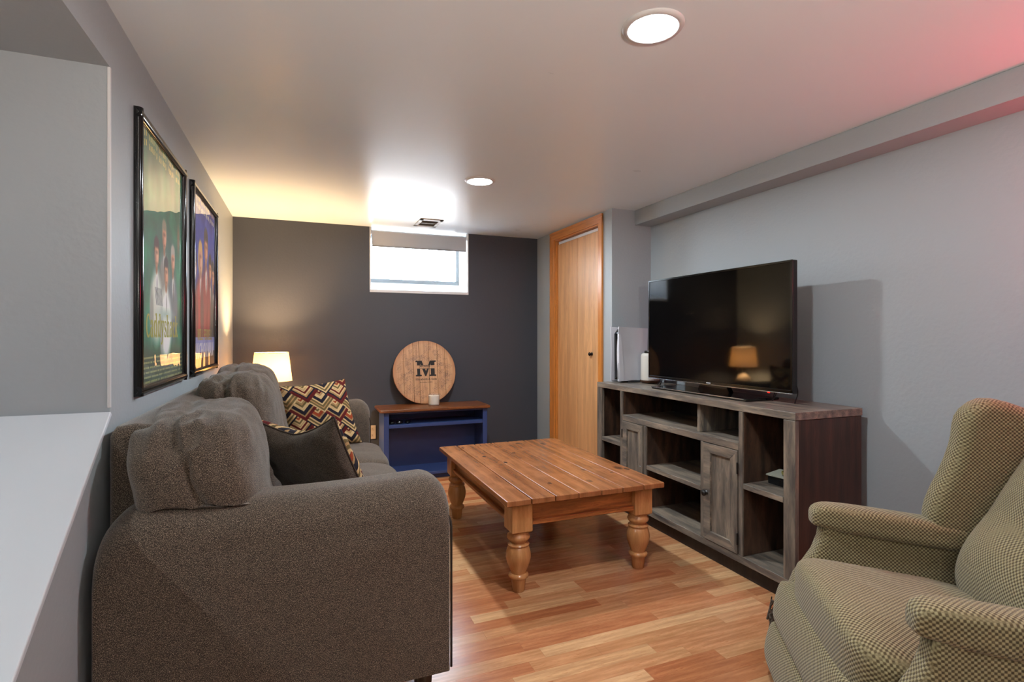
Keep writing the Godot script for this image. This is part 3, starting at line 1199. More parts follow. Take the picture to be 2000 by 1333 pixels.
func build_sofa() -> void:
	var fab := fabric(T.sofa, 2.1)
	var o := thing("sofa", V(0, 0, 2.79), "dark brown chenille three-seat sofa along the left wall", "sofa")
	var pip := mat(Color(0.22, 0.19, 0.17), 0.9, 0.2)
	for k in 2:
		var d0: float = [1.60, 3.735][k]
		var b := arm_shape(-0.497, 0.437, 0.155, 0.752, d0, d0 + 0.255)
		var a := obj("arm", b, fab, o)
		# piping round the front edge of the arm
		for s in 2:
			var dd: float = d0 + 0.012 if s == 0 else d0 + 0.243
			var pts := []
			for j in 14:
				pts.append(V(0.4345, lerpf(0.16, 0.60, j / 13.0), dd))
			for j in 9:
				var an := PI / 2 * j / 8
				pts.append(V(0.4345 - 0.085 * (1 - cos(an)), 0.60 + 0.085 * sin(an) - 0.012 * j / 8.0, dd + (0.02 if s == 0 else -0.02) * j / 8.0))
			b = MB.new()
			b.tube(pts, 0.0038, 8)
			obj("piping", b, pip, a)
	# frame and back
	var b := MB.new()
	b.puff([Vector2(-0.500, 0.17), Vector2(-0.30, 0.17), Vector2(-0.30, 0.55), Vector2(-0.335, 0.80), Vector2(-0.36, 0.92), Vector2(-0.385, 0.945), Vector2(-0.44, 0.952), Vector2(-0.485, 0.945), Vector2(-0.500, 0.92)], -1.76, -3.985, 0.03, func(p): return p)
	obj("backrest", b, fab, o)
	b = MB.new()
	b.bx(-0.40, 0.405, 0.16, 0.335, 1.84, 3.75, 0.015)
	obj("seat_frame", b, fab, o)
	var fn := noise(5, 1.6, 3)
	var fw := noise(6, 7.0, 2)
	# seat cushions
	for k in 3:
		var c := 2.165 + k * 0.625
		b = MB.new()
		b.blob(26, Vector3(0.385, 0.085, 0.311), 7.0, func(p, q):
			var r: Vector3 = p
			var top: float = maxf(q.y, 0.0)
			r.y += 0.022 * top * (1 - q.x * q.x) * (1 - q.z * q.z)
			r.x += 0.018 * clampf(q.x, 0, 1) * (1 - q.y * q.y)
			r.y -= 0.015 * clampf(q.x - 0.6, 0, 1) * top
			r += Vector3(0.085, 0.405, 0) + V(0, 0, c)
			r.y += 0.006 * fn.get_noise_3dv(r * 3.0)
			return r)
		obj("seat_cushion", b, fab, o)
	# back cushions: overfilled, the nearest one slumped over the arm
	for k in 3:
		b = MB.new()
		var c: float = [2.035, 2.79, 3.405][k]
		var hl: float = [0.400, 0.325, 0.315][k]
		b.blob(40, Vector3([0.160, 0.150, 0.150][k], [0.235, 0.265, 0.27][k], hl), [4.6, 4.0, 4.0][k], func(p, q):
			var r: Vector3 = p
			# crown and belly
			r.x += 0.03 * clampf(q.x, 0, 1) * (1 - q.z * q.z) - [0.03, 0.04, 0.055][k] * q.y
			r.y += 0.02 * (1 - q.z * q.z) * clampf(q.y, 0, 1)
			if k == 0:
				# the free end: cut shorter below, rests on the arm
				var e := clampf((q.z - 0.2) / 0.8, 0, 1)
				if q.y < 0.1:
					r.y += e * (0.1 - q.y) * 0.235
				r.x -= e * 0.0 + e * 0.035 * q.y
				r.y += e * 0.03 * clampf(q.y, 0, 1)
				r.x += 0.035 * q.z - 0.012
			var w := r + V([-0.283, -0.262, -0.272][k], [0.712, 0.738, 0.738][k], c)
			# gathers near the ends of the top seam, soft dents elsewhere
			if k == 0:
				var f0 := clampf((q.z + 0.2) / 1.2, 0, 1)
				w.y -= f0 * 0.055 * clampf(-q.x + 0.1, 0, 1) * clampf(q.y + 0.2, 0, 1)
				w.x += f0 * 0.065 * clampf(-q.y, 0, 1) * clampf(-q.x + 0.1, 0, 1)
				w.x -= f0 * 0.055 * pow(clampf(-q.y, 0, 1), 2.0) * clampf(q.x, 0, 1)
			var fold := 1.0 - absf(fw.get_noise_3d(w.x * 1.3 + k * 5, w.y * 1.1, w.z * 0.5)) * 2.2
			w.y += 0.022 * fold * pow(clampf(q.y, 0, 1), 2.0) * (0.35 + (1.2 if q.z > 0.4 and k == 1 else 0.25) * absf(q.z))
			var end := pow(absf(q.z), 3.0) * clampf(q.y + 0.3, 0, 1)
			w.y += (0.038 * fw.get_noise_3d(w.x * 2.6, w.y, w.z * 0.8)) * end * (1.0 if k < 2 else 0.4)
			w += Vector3(0.016 * fn.get_noise_3d(w.x * 2, w.y * 2, w.z * 2), 0.014 * fn.get_noise_3d(w.x * 2 + 9, w.y * 2, w.z * 2), 0.010 * fn.get_noise_3d(w.x * 3, w.y * 3 + 5, w.z * 2))
			# boxing seams
			var s1: float = absf(q.x + 0.22 * q.y - 0.10)
			if absf(q.z) > 0.75:
				w.z += signf(q.z) * -0.016 * exp(-s1 * s1 * 420.0)
			if q.y > 0.6:
				w.y -= 0.010 * exp(-pow((q.x + 0.15) * 9.0, 2))
			return w)
		obj("back_cushion", b, fab, o)
	var leg := mat(Color(0.10, 0.065, 0.045), 0.4)
	for q in [[0.36, 1.69], [-0.42, 1.69], [0.36, 3.90], [-0.42, 3.90]]:
		b = MB.new()
		b.lathe(V(q[0], 0, q[1]), [Vector2(0, 0), Vector2(0.022, 0), Vector2(0.026, 0.01), Vector2(0.04, 0.158), Vector2(0, 0.158)], 4, Basis(Vector3.UP, PI / 4))
		obj("leg", b, leg, o)


# a knife-edge cushion; c centre, ax across (half), ay up (half), thickness; face +n shows "front"
func pillow(o: Node3D, c: Vector3, ax: Vector3, ay: Vector3, th: float, front: Material, back: Material, edge: Material, sag := 0.0) -> void:
	var nn := ax.cross(ay).normalized()
	var k := 30
	var f := noise(33, 2.2, 3)
	var at := func(u: float, w: float, side: float) -> Vector3:
		var pu := u * (1 - 0.085 * (1 - w * w))
		var pw := w * (1 - 0.085 * (1 - u * u))
		var t := th * pow(maxf(0.0, (1 - u * u) * (1 - w * w)), 0.42)
		var p := c + ax * pu + ay * pw + nn * side * t
		p += nn * 0.014 * f.get_noise_2d(u * 1.5 + side * 3, w * 1.5) * clampf(t / th * 2.0, 0, 1)
		if w > 0:
			p -= ay * sag * w * (1 - pow(absf(u - 0.1), 1.3))
		return p
	for s in 2:
		var side := 1.0 if s == 0 else -1.0
		var rows := []
		var uvs := []
		for j in k + 1:
			var r := []
			var t := []
			for i in k + 1:
				var u := sin((2.0 * i / k - 1) * PI / 2)
				var w := sin((2.0 * j / k - 1) * PI / 2)
				r.append(at.call(u, w, side))
				t.append(Vector2(u * 0.5 + 0.5, 0.5 - w * 0.5))
			rows.append(r)
			uvs.append(t)
		var b := MB.new()
		b.sheet(rows, uvs)
		# make the normals point outwards on this side
		var sg := 0.0
		for q in b.n:
			sg += q.dot(nn * side)
		if sg < 0:
			for i in b.n.size():
				b.n[i] = -b.n[i]
		obj("front_panel" if s == 0 else "back_panel", b, front if s == 0 else back, o)
	var pts := []
	for e in 4:
		for j in 20:
			var t := 2.0 * j / 20 - 1
			var uw: Vector2 = [Vector2(t, -1), Vector2(1, t), Vector2(-t, 1), Vector2(-1, -t)][e]
			pts.append(at.call(uw.x, uw.y, 0.0))
	pts.append(pts[0])
	var b := MB.new()
	b.tube(pts, 0.0038, 8)
	obj("piping", b, edge, o)


func build_pillows() -> void:
	var pat := mat(Color(1, 1, 1), 0.9, 0.2)
	pat.albedo_texture = T.chev
	var fab := fabric(T.sofa, 2.4)
	var pip := mat(Color(0.27, 0.235, 0.21), 0.9, 0.2)
	# far one, pattern towards the room
	var tl := V(-0.160, 0.885, 3.53)
	var tr := V(0.252, 0.912, 3.62)
	var br := V(0.352, 0.512, 3.545)
	var bl := tl + br - tr
	var c := (tl + tr + br + bl) / 4
	var o := thing("throw_pillow", V(c.x, 0.49, -c.z), "throw pillow with bold red, cream and black chevron face against far sofa arm", "pillow", "throw pillows on the sofa")
	pillow(o, c, (tr - tl) / 2 * 1.03, (tl - bl) / 2 * 1.03, 0.075, pat, fab, pip)
	# near one, its plain back towards the camera
	var a := V(-0.185, 0.875, 2.30)
	var bb := V(0.105, 0.895, 1.965)
	var down := V(0.170, -0.40, 0.14)
	c = (a + bb) / 2 + down / 2
	o = thing("throw_pillow", V(c.x, 0.49, -c.z), "throw pillow behind near sofa arm, plain dark brown back showing", "pillow", "throw pillows on the sofa")
	pillow(o, c, (a - bb) / 2 * 1.04, -down / 2 * 1.06, 0.085, pat, fab, pip, 0.26)


# ------------------------------------------------------------------ coffee table
func build_table() -> void:
	var o := thing("coffee_table", V(1.28, 0, 2.835), "rustic honey pine coffee table with plank top and turned legs", "table")
	var t := tabletop_tex(768)
	var top := mat(Color(1, 1, 1), 0.24, 0.5)
	top.albedo_texture = t
	var y1 := 0.455
	var n := 7
	var w := (TOP_X1 - TOP_X0) / n
	var hh := 0.028
	for k in n:
		var b := MB.new()
		var x0 := TOP_X0 + k * w + (0.0012 if k else 0.0)
		var x1 := TOP_X0 + (k + 1) * w - (0.0012 if k < n - 1 else 0.0)
		b.cbox(V((x0 + x1) / 2, y1 - hh / 2, (TOP_D0 + TOP_D1) / 2), Vector3(x1 - x0, hh, TOP_D1 - TOP_D0), 0.005)
		for i in b.v.size():
			b.uv[i] = Vector2((b.v[i].x - TOP_X0) / (TOP_X1 - TOP_X0), 1.0 - (-b.v[i].z - TOP_D0) / (TOP_D1 - TOP_D0))
		obj("top_board", b, top, o)
	var px := wood(Color(0.74, 0.46, 0.24), T.pine, "x", 0.38, 8.0)
	var py := wood(Color(0.775, 0.565, 0.36), T.strip, "y", 0.22, 8.0)
	var pz := wood(Color(0.74, 0.46, 0.24), T.pine, "z", 0.38, 8.0)
	var xs := [0.945, 1.615]
	var ds := [2.300, 3.365]
	for k in 2:
		var b := MB.new()
		var d: float = ds[k] - 0.012
		b.bx(xs[0], xs[1], 0.318, 0.427, d - 0.010, d + 0.014, 0.002)
		var ap := obj("apron", b, px, o)
		b = MB.new()
		var f: float = d - 0.018 if k == 0 else d + 0.022
		b.bx(xs[0] + 0.05, xs[1] - 0.05, 0.313, 0.337, f - 0.012, f + 0.010, 0.009)
		obj("bead", b, px, ap)
		b = MB.new()
		var x: float = xs[k] + (-0.012 if k == 0 else 0.012)
		b.bx(x - 0.012, x + 0.012, 0.318, 0.427, ds[0], ds[1], 0.002)
		ap = obj("apron", b, pz, o)
		b = MB.new()
		var g: float = x - 0.018 if k == 0 else x + 0.018
		b.bx(g - 0.011, g + 0.011, 0.313, 0.337, ds[0] + 0.05, ds[1] - 0.05, 0.006)
		obj("bead", b, pz, ap)
	var prof := [Vector2(0, 0), Vector2(0.027, 0), Vector2(0.030, 0.004), Vector2(0.036, 0.058), Vector2(0.037, 0.062), Vector2(0.046, 0.068), Vector2(0.0485, 0.076), Vector2(0.046, 0.083), Vector2(0.037, 0.088), Vector2(0.038, 0.096), Vector2(0.048, 0.118), Vector2(0.056, 0.142), Vector2(0.060, 0.165), Vector2(0.0575, 0.186), Vector2(0.052, 0.204), Vector2(0.047, 0.214), Vector2(0.051, 0.218), Vector2(0.052, 0.223), Vector2(0.047, 0.228), Vector2(0.039, 0.233), Vector2(0.040, 0.238), Vector2(0.051, 0.246), Vector2(0.0555, 0.256), Vector2(0.052, 0.266), Vector2(0.046, 0.273), Vector2(0.045, 0.282), Vector2(0.05, 0.287)]
	for x in xs:
		for d in ds:
			var b := MB.new()
			b.lathe(V(x, 0, d), prof, 36)
			b.cbox(V(x, 0.357, d), Vector3(0.106, 0.140, 0.106), 0.005)
			# rounded lower corners of the square block
			b.lathe(V(x, 0, d), [Vector2(0.0, 0.278), Vector2(0.056, 0.280), Vector2(0.070, 0.2905), Vector2(0.0735, 0.300)], 4, Basis(Vector3.UP, PI / 4), 2.0)
			obj("leg", b, py, o)


# ------------------------------------------------------------------ television stand
func build_stand() -> void:
	var o := thing("tv_stand", V(2.21, 0, 2.52), "weathered grey-brown wooden media console with open cubbies and two doors", "cabinet")
	var gz := wood(Color(1, 1, 1), T.gray, "z", 0.33, 3.4, Vector3.ZERO, 0.14)
	var gy := wood(Color(0.96, 0.96, 0.96), T.gray, "y", 0.36, 3.4, Vector3.ZERO, 0.14)
	var gx := wood(Color(0.9, 0.9, 0.9), T.gray, "x", 0.42, 6.0)
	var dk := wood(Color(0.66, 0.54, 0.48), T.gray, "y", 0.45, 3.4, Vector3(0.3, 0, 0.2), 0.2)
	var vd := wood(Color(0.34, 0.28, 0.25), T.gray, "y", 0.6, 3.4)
	var side := wood(Color(0.54, 0.40, 0.35), T.gray, "y", 0.36, 3.5)  # darker stain, with some shade and red light put into its tint
	var part := func(called: String, x0: float, x1: float, y0: float, y1: float, d0: float, d1: float, m: Material, ch := 0.003, par: Node = o) -> MeshInstance3D:
		var b := MB.new()
		b.bx(x0, x1, y0, y1, d0, d1, ch)
		return obj(called, b, m, par)
	part.call("top", 2.0, 2.43, 0.827, 0.863, 1.685, 3.356, gz)
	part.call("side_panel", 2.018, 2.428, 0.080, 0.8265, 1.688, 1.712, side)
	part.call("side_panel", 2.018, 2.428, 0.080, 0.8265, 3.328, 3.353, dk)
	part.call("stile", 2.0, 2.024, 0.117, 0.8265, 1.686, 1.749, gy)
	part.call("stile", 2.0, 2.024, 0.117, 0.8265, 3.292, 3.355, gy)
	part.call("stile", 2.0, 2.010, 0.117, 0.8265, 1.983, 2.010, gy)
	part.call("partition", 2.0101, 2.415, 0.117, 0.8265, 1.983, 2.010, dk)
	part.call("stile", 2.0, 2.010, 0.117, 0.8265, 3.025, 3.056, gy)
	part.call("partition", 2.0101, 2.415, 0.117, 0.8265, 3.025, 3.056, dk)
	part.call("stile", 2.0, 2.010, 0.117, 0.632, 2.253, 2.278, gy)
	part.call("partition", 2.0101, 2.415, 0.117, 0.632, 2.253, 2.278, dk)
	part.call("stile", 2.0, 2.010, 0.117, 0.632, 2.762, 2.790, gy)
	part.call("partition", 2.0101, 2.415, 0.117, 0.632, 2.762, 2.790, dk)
	part.call("partition", 2.03, 2.415, 0.670, 0.8265, 2.314, 2.338, gy)
	part.call("shelf", 2.0, 2.415, 0.632, 0.670, 2.010, 3.025, gz)
	part.call("shelf", 2.0, 2.415, 0.362, 0.389, 2.278, 2.762, gz)
	part.call("shelf", 2.0, 2.415, 0.450, 0.477, 1.749, 1.983, gz)
	part.call("shelf", 2.0, 2.415, 0.449, 0.476, 3.056, 3.292, gz)
	part.call("bottom_board", 2.0, 2.415, 0.080, 0.117, 1.685, 3.356, gz)
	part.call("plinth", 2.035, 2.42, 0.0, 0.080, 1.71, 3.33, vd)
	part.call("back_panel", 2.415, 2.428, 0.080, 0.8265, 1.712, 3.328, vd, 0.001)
	# two framed doors
	for k in 2:
		var d0: float = [2.014, 2.795][k]
		var d1: float = [2.250, 3.022][k]
		var y0 := 0.1195
		var y1 := 0.6295
		var w := 0.049
		var b := MB.new()
		b.bx(2.006, 2.014, y0 + 0.03, y1 - 0.03, d0 + 0.03, d1 - 0.03, 0.001)
		var dr := obj("door", b, gy, o)
		# mitred frame pieces
		var pl := func(p): return Vector3(p.z, p.y, -p.x)
		for q in [[[d0, y0], [d0 + w, y0 + w], [d0 + w, y1 - w], [d0, y1]], [[d1, y0], [d1, y1], [d1 - w, y1 - w], [d1 - w, y0 + w]], [[d0, y1], [d0 + w, y1 - w], [d1 - w, y1 - w], [d1, y1]], [[d0, y0], [d1, y0], [d1 - w, y0 + w], [d0 + w, y0 + w]]]:
			b = MB.new()
			var poly := []
			for c in q:
				poly.append(Vector2(c[0], c[1]))
			b.puff(poly, 1.996, 2.014, 0.0022, pl, 2)
			obj("door_frame", b, gy if poly[0].y != poly[1].y and absf(poly[1].y - poly[2].y) > 0.2 or absf(poly[0].y - poly[3].y) > 0.2 else gz, dr)
		for y in [0.195, 0.545]:
			b = MB.new()
			var hd: float = d0 - 0.002 if k == 0 else d1 + 0.001
			b.lathe(V(1.995, y - 0.03, hd), [Vector2(0, 0), Vector2(0.0045, 0.002), Vector2(0.0045, 0.058), Vector2(0, 0.06)], 10)
			obj("hinge", b, M.black, dr)
		b = MB.new()
		if k == 0:
			b.lathe(V(1.996, 0.366, 2.2265), [Vector2(0, 0.030), Vector2(0.010, 0.029), Vector2(0.0155, 0.024), Vector2(0.0160, 0.018), Vector2(0.009, 0.012), Vector2(0.0065, 0.006), Vector2(0.012, 0.0)], 24, Basis(Vector3.BACK, PI / 2))
			tag(obj("knob", b, M.black, dr), "round black door knob")
		else:
			b.lathe(V(1.996, 0.366, 2.82), [Vector2(0, 0.004), Vector2(0.003, 0.003), Vector2(0.005, 0.0)], 14, Basis(Vector3.BACK, PI / 2))
			tag(obj("screw", b, M.chrome, dr), "bare silver screw where the knob is missing")


# ------------------------------------------------------------------ television and what stands by it
func build_tv() -> void:
	var o := thing("television", V(2.21, 0.863, 2.45), "large black flat-screen television switched off on the media console", "television")
	var c := V(2.207, 1.243, 2.443)
	var bs := Basis(Vector3.UP, deg_to_rad(1.5))
	# local axes: x = depth towards the wall, z = -D
	var w := 1.112
	var h := 0.660
	var L := func(x: float, y: float, z: float) -> Vector3: return c + bs * Vector3(x, y, z)
	var b := MB.new()
	b.cbox(L.call(0.019, 0, 0), Vector3(0.034, h, w), 0.004, bs)
	b.cbox(L.call(0.05, -0.06, 0), Vector3(0.05, h * 0.62, w * 0.72), 0.02, bs)
	obj("body", b, mat(Color(0.03, 0.03, 0.032), 0.4), o)
	b = MB.new()
	b.cbox(L.call(0.0005, 0.0045, 0), Vector3(0.002, h - 0.031, w - 0.022), 0.0003, bs)
	var sc := mat(Color(0.012, 0.013, 0.015), 0.05, 0.38)
	obj("screen", b, sc, o)
	for q in [[0.0, h / 2 - 0.0055, w, 0.011], [0.0, -h / 2 + 0.011, w, 0.016]]:
		b = MB.new()
		b.cbox(L.call(0.0, q[1], 0), Vector3(0.006, q[3], q[2]), 0.002, bs)
		obj("bezel", b, M.gloss, o)
	for s in [-1, 1]:
		b = MB.new()
		b.cbox(L.call(0.0, 0, s * (w / 2 - 0.0055)), Vector3(0.006, h - 0.01, 0.011), 0.002, bs)
		obj("bezel", b, M.gloss, o)
	b = MB.new()
	b.cbox(L.call(-0.001, -h / 2 + 0.0015, 0), Vector3(0.009, 0.004, w), 0.0015, bs)
	tag(obj("chrome_strip", b, M.chrome, o), "thin chrome strip under the screen")
	b = MB.new()
	b.cbox(L.call(-0.0035, -h / 2 + 0.011, 0.0), Vector3(0.001, 0.005, 0.034), 0.0003, bs)
	obj("badge", b, mat(Color(0.7, 0.72, 0.75), 0.3), o)
	var red := mat(Color(0.5, 0.05, 0.03), 0.4)
	red.emission_enabled = true
	red.emission = Color(1, 0.12, 0.06)
	red.emission_energy_multiplier = 3.0
	b = MB.new()
	b.cbox(L.call(-0.001, -h / 2 - 0.003, 0.418), Vector3(0.006, 0.005, 0.012), 0.001, bs)
	obj("standby_light", b, red, o)
	# neck and wide flat foot
	b = MB.new()
	b.puff([Vector2(-0.13, 0.0), Vector2(0.13, 0.0), Vector2(0.10, 0.05), Vector2(0.085, 0.12), Vector2(-0.085, 0.12), Vector2(-0.10, 0.05)], 0.0, 0.035, 0.006, func(p): return L.call(0.03 + p.z, -h / 2 - 0.043 + p.y, p.x), 3)
	obj("neck", b, M.gloss, o)
	b = MB.new()
	b.cbox(V(2.195, 0.8705, 2.425), Vector3(0.235, 0.014, 0.75), 0.004, bs)
	obj("foot", b, M.gloss, o)
	b = MB.new()
	b.cbox(V(2.0775, 0.8745, 2.43), Vector3(0.004, 0.005, 0.74), 0.001, bs)
	obj("foot_trim", b, M.chrome, o)
	# cables hanging behind the lower corners
	for q in [[1.885, 0.02], [2.01, 0.03], [2.04, -0.01], [2.93, 0.03], [2.98, 0.0]]:
		b = MB.new()
		var pts := []
		for j in 10:
			var t := j / 9.0
			pts.append(V(2.245 + 0.03 * sin(t * 3.0), 0.955 - t * 0.088, q[0] + q[1] * sin(t * 2.4)))
		b.tube(pts, 0.003, 6)
		obj("cable", b, M.black, o)

	# upright white games console
	var at := V(2.225, 0.863, 3.272)
	o = thing("games_console", at, "upright white games console with black core left of the television", "games console")
	var wh := mat(Color(0.80, 0.80, 0.83), 0.4)
	b = MB.new()
	b.lathe(at + Vector3(0.0, 0, 0), [Vector2(0, 0), Vector2(0.072, 0), Vector2(0.076, 0.004), Vector2(0.072, 0.012), Vector2(0.05, 0.016), Vector2(0, 0.016)], 32)
	obj("foot", b, M.black, o)
	b = MB.new()
	b.puff([Vector2(-0.108, 0.02), Vector2(0.11, 0.02), Vector2(0.11, 0.375), Vector2(-0.085, 0.385), Vector2(-0.112, 0.35)], 0.036, -0.036, 0.008, func(p): return at + p, 3)
	obj("core", b, M.gloss, o)
	for s in [-1, 1]:
		# curved side plates, flaring out at the front top
		var rows := []
		for e in 2:
			for jj in 13:
				var j := jj if e == 0 else 12 - jj
				var t := j / 12.0
				var r := []
				for i in 11:
					var u := i / 10.0
					var x := lerpf(-0.128 - 0.004 * sin(t * PI), 0.125, u)
					var y := lerpf(0.010 + 0.006 * u, 0.402 - 0.012 * u, t)
					var z := 0.047 + 0.010 * pow(1 - u, 3.0) * pow(absf(t * 2 - 1), 2.0) - 0.006 * sin(t * PI)
					if e == 1:
						z -= 0.006
					r.append(at + Vector3(x, y, z * s))
				rows.append(r)
		b = MB.new()
		b.sheet(rows.slice(0, 13))
		b.sheet(rows.slice(13, 26))
		# rims
		for side in 4:
			var ra := []
			var rb := []
			if side < 2:
				ra = rows[0 if side == 0 else 12]
				rb = rows[25 if side == 0 else 13]
			else:
				for j in 13:
					ra.append(rows[j][0 if side == 2 else 10])
					rb.append(rows[25 - j][0 if side == 2 else 10])
			b.sheet([ra, rb])
		obj("side_plate", b, wh, o)
	b = MB.new()
	b.puff([Vector2(-0.130, 0.012), Vector2(-0.086, 0.012), Vector2(-0.089, 0.12), Vector2(-0.100, 0.24), Vector2(-0.114, 0.345), Vector2(-0.131, 0.350), Vector2(-0.131, 0.18)], 0.040, 0.060, 0.003, func(p): return at + p, 3)
	obj("disc_drive", b, wh, o)
	b = MB.new()
	b.cbox(at + Vector3(-0.1305, 0.085, 0.054), Vector3(0.002, 0.115, 0.004), 0.0004)
	obj("disc_slot", b, M.black, o)

	# white canister speaker on a walnut base
	at = V(2.30, 0.863, 3.13)
	o = thing("speaker", at, "small rounded white speaker on a walnut base behind the television corner", "speaker")
	b = MB.new()
	b.lathe(at, [Vector2(0, 0), Vector2(0.055, 0), Vector2(0.068, 0.012), Vector2(0.070, 0.022), Vector2(0, 0.022)], 36)
	obj("base", b, wood(Color(0.36, 0.22, 0.13), T.pine, "x", 0.4), o)
	b = MB.new()
	b.lathe(at, [Vector2(0.064, 0.022), Vector2(0.066, 0.028), Vector2(0.064, 0.19), Vector2(0.060, 0.205), Vector2(0.050, 0.212), Vector2(0, 0.214)], 36)
	obj("body", b, mat(Color(0.82, 0.80, 0.77), 0.5), o)
	b = MB.new()
	b.lathe(at, [Vector2(0.040, 0.212), Vector2(0.042, 0.222), Vector2(0.038, 0.230), Vector2(0, 0.231)], 28)
	obj("cap", b, M.black, o)


# ------------------------------------------------------------------ recliner
func build_recliner() -> void:
	var o := thing("recliner", V(1.676, 0, 1.316), "olive green checked wingback recliner at the right edge", "armchair")
	# local x runs backwards from the front of the arms, z from the far arm (0) to the near arm (0.69)
	o.basis = Basis(Vector3(0.8211, 0, 0.5708), Vector3.UP, Vector3(-0.5708, 0, 0.8211))
	var m := fabric(T.weave, 10.5)
	m.heightmap_enabled = true
	m.heightmap_texture = T.weave_h
	m.heightmap_scale = 0.12
	var fn := noise(7, 2.0, 3)
	# sides under the arms
	for k in 2:
		var t0: float = [-0.040, 0.655][k]
		var b := MB.new()
		b.puff([Vector2(0.005, 0.555), Vector2(-0.004, 0.50), Vector2(-0.022, 0.450), Vector2(-0.050, 0.405), Vector2(-0.080, 0.36), Vector2(-0.098, 0.31), Vector2(-0.104, 0.25), Vector2(-0.104, 0.16), Vector2(-0.100, 0.07), Vector2(0.30, 0.07), Vector2(0.66, 0.07), Vector2(0.70, 0.30), Vector2(0.70, 0.52), Vector2(0.35, 0.545)], t0, t0 + 0.075, 0.022, func(p): return p, 4)
		obj("side", b, m, o, true)
		b = MB.new()
		var tc: float = [0.0, 0.69][k]
		b.blob(24, Vector3(0.275, 0.043, 0.054), 4.2, func(p, q):
			var r: Vector3 = p
			r.y += 0.006 * (1 - q.z * q.z) * clampf(q.y, 0, 1)
			# scroll at the front
			var e := clampf((-q.x - 0.82) / 0.18, 0, 1)
			r.y += -0.012 * e * e
			r += Vector3(0.245, 0.552 - 0.098 * p.x, tc)
			return r)
		obj("arm", b, m, o, true)
		# wing
		b = MB.new()
		var wp := [Vector2(0.335, 0.54), Vector2(0.319, 0.575), Vector2(0.319, 0.61), Vector2(0.326, 0.645), Vector2(0.342, 0.69), Vector2(0.361, 0.733), Vector2(0.383, 0.79), Vector2(0.397, 0.837), Vector2(0.403, 0.87), Vector2(0.406, 0.905), Vector2(0.412, 0.932), Vector2(0.427, 0.958), Vector2(0.450, 0.980), Vector2(0.478, 0.994), Vector2(0.510, 0.995), Vector2(0.545, 0.986), Vector2(0.60, 0.965), Vector2(0.67, 0.94), Vector2(0.74, 0.93), Vector2(0.77, 0.90), Vector2(0.72, 0.78), Vector2(0.66, 0.66), Vector2(0.60, 0.54)]
		b.puff(wp, tc - 0.048, tc + 0.048, 0.036, func(p): return p, 6)
		obj("wing", b, m, o, true)
	# inside back, reclined
	var upv := Vector3(0.478, 0.878, 0)
	var bkv := Vector3(0.878, -0.478, 0)
	var b := MB.new()
	b.blob(30, Vector3(0.085, 0.37, 0.30), 4.5, func(p, q):
		var r: Vector3 = p
		r.x -= 0.035 * (1 - q.z * q.z) * (1 - q.y * q.y) * clampf(-q.x, 0, 1)
		r.x -= 0.030 * clampf(-q.x, 0, 1) * exp(-pow((q.y + 0.62) * 3.0, 2)) * (1 - pow(q.z, 4))
		r.x += 0.018 * clampf(-q.x, 0, 1) * exp(-pow((q.y + 0.22) * 7.0, 2)) * (1 - q.z * q.z)
		var w := Vector3(0.562, 0.685, 0.345) + upv * r.y + bkv * r.x + Vector3(0, 0, r.z)
		w += upv * 0.004 * fn.get_noise_3dv(w * 3)
		return w)
	obj("backrest", b, m, o, true)
	b = MB.new()
	b.blob(10, Vector3(0.05, 0.40, 0.36), 8.0, func(p, _q): return Vector3(0.715, 0.60, 0.345) + upv * p.y + bkv * p.x + Vector3(0, 0, p.z))
	obj("back_shell", b, m, o, true)
	# seat
	b = MB.new()
	b.blob(34, Vector3(0.285, 0.090, 0.312), 5.5, func(p, q):
		var r: Vector3 = p
		r.y += 0.02 * clampf(q.y, 0, 1) * (1 - q.z * q.z)
		var w := Vector3(0.165, 0.368, 0.347) + r
		w.y -= (w.x + 0.1) * 0.115
		w.y += 0.012 * clampf(q.y, 0, 1)
		w.y += 0.006 * fn.get_noise_3dv(w * 2.5)
		return w)
	obj("seat", b, m, o, true)
	# folded footrest in two padded bands
	for k in 2:
		b = MB.new()
		var y0: float = [0.195, 0.055][k]
		var y1: float = [0.345, 0.197][k]
		b.blob(22, Vector3(0.030, (y1 - y0) / 2, 0.352), 9.0, func(p, q):
			var r: Vector3 = p
			r.x -= 0.010 * (1 - q.y * q.y) * clampf(-q.x, 0, 1)
			var w := Vector3(-0.096, (y0 + y1) / 2, 0.345) + r
			w.x -= (0.34 - w.y) * 0.20
			return w)
		obj("footrest", b, m, o, true)
	b = MB.new()
	b.cbox(Vector3(0.30, 0.045, 0.345), Vector3(0.62, 0.09, 0.56), 0.01)
	obj("base", b, M.black, o, true)
	b = MB.new()
	b.cbox(Vector3(0.30, 0.19, 0.345), Vector3(0.70, 0.22, 0.62), 0.02)
	obj("frame", b, mat(Color(0.10, 0.085, 0.06), 0.9), o, true)
	# torn dark lining hanging out at the far front corner
	b = MB.new()
	rng.seed = 77
	for k in 130:
		var s := rng.randf_range(-0.135, -0.05)
		var y := rng.randf_range(0.12, 0.245)
		var t := -0.050 - rng.randf_range(0.0, 0.045)
		var pts := []
		var ln := rng.randf_range(0.03, 0.10)
		for j in 5:
			var f := j / 4.0
			pts.append(Vector3(s - 0.012 * f * rng.randf(), maxf(0.006, y - ln * f), t - 0.02 * sin(f * 2.2) + rng.randf_range(-0.006, 0.006)))
		b.tube(pts, rng.randf_range(0.0012, 0.0045), 5)
	tag(obj("frayed_lining", b, mat(Color(0.34, 0.285, 0.24), 0.95), o, true), "frayed dark brown lining")


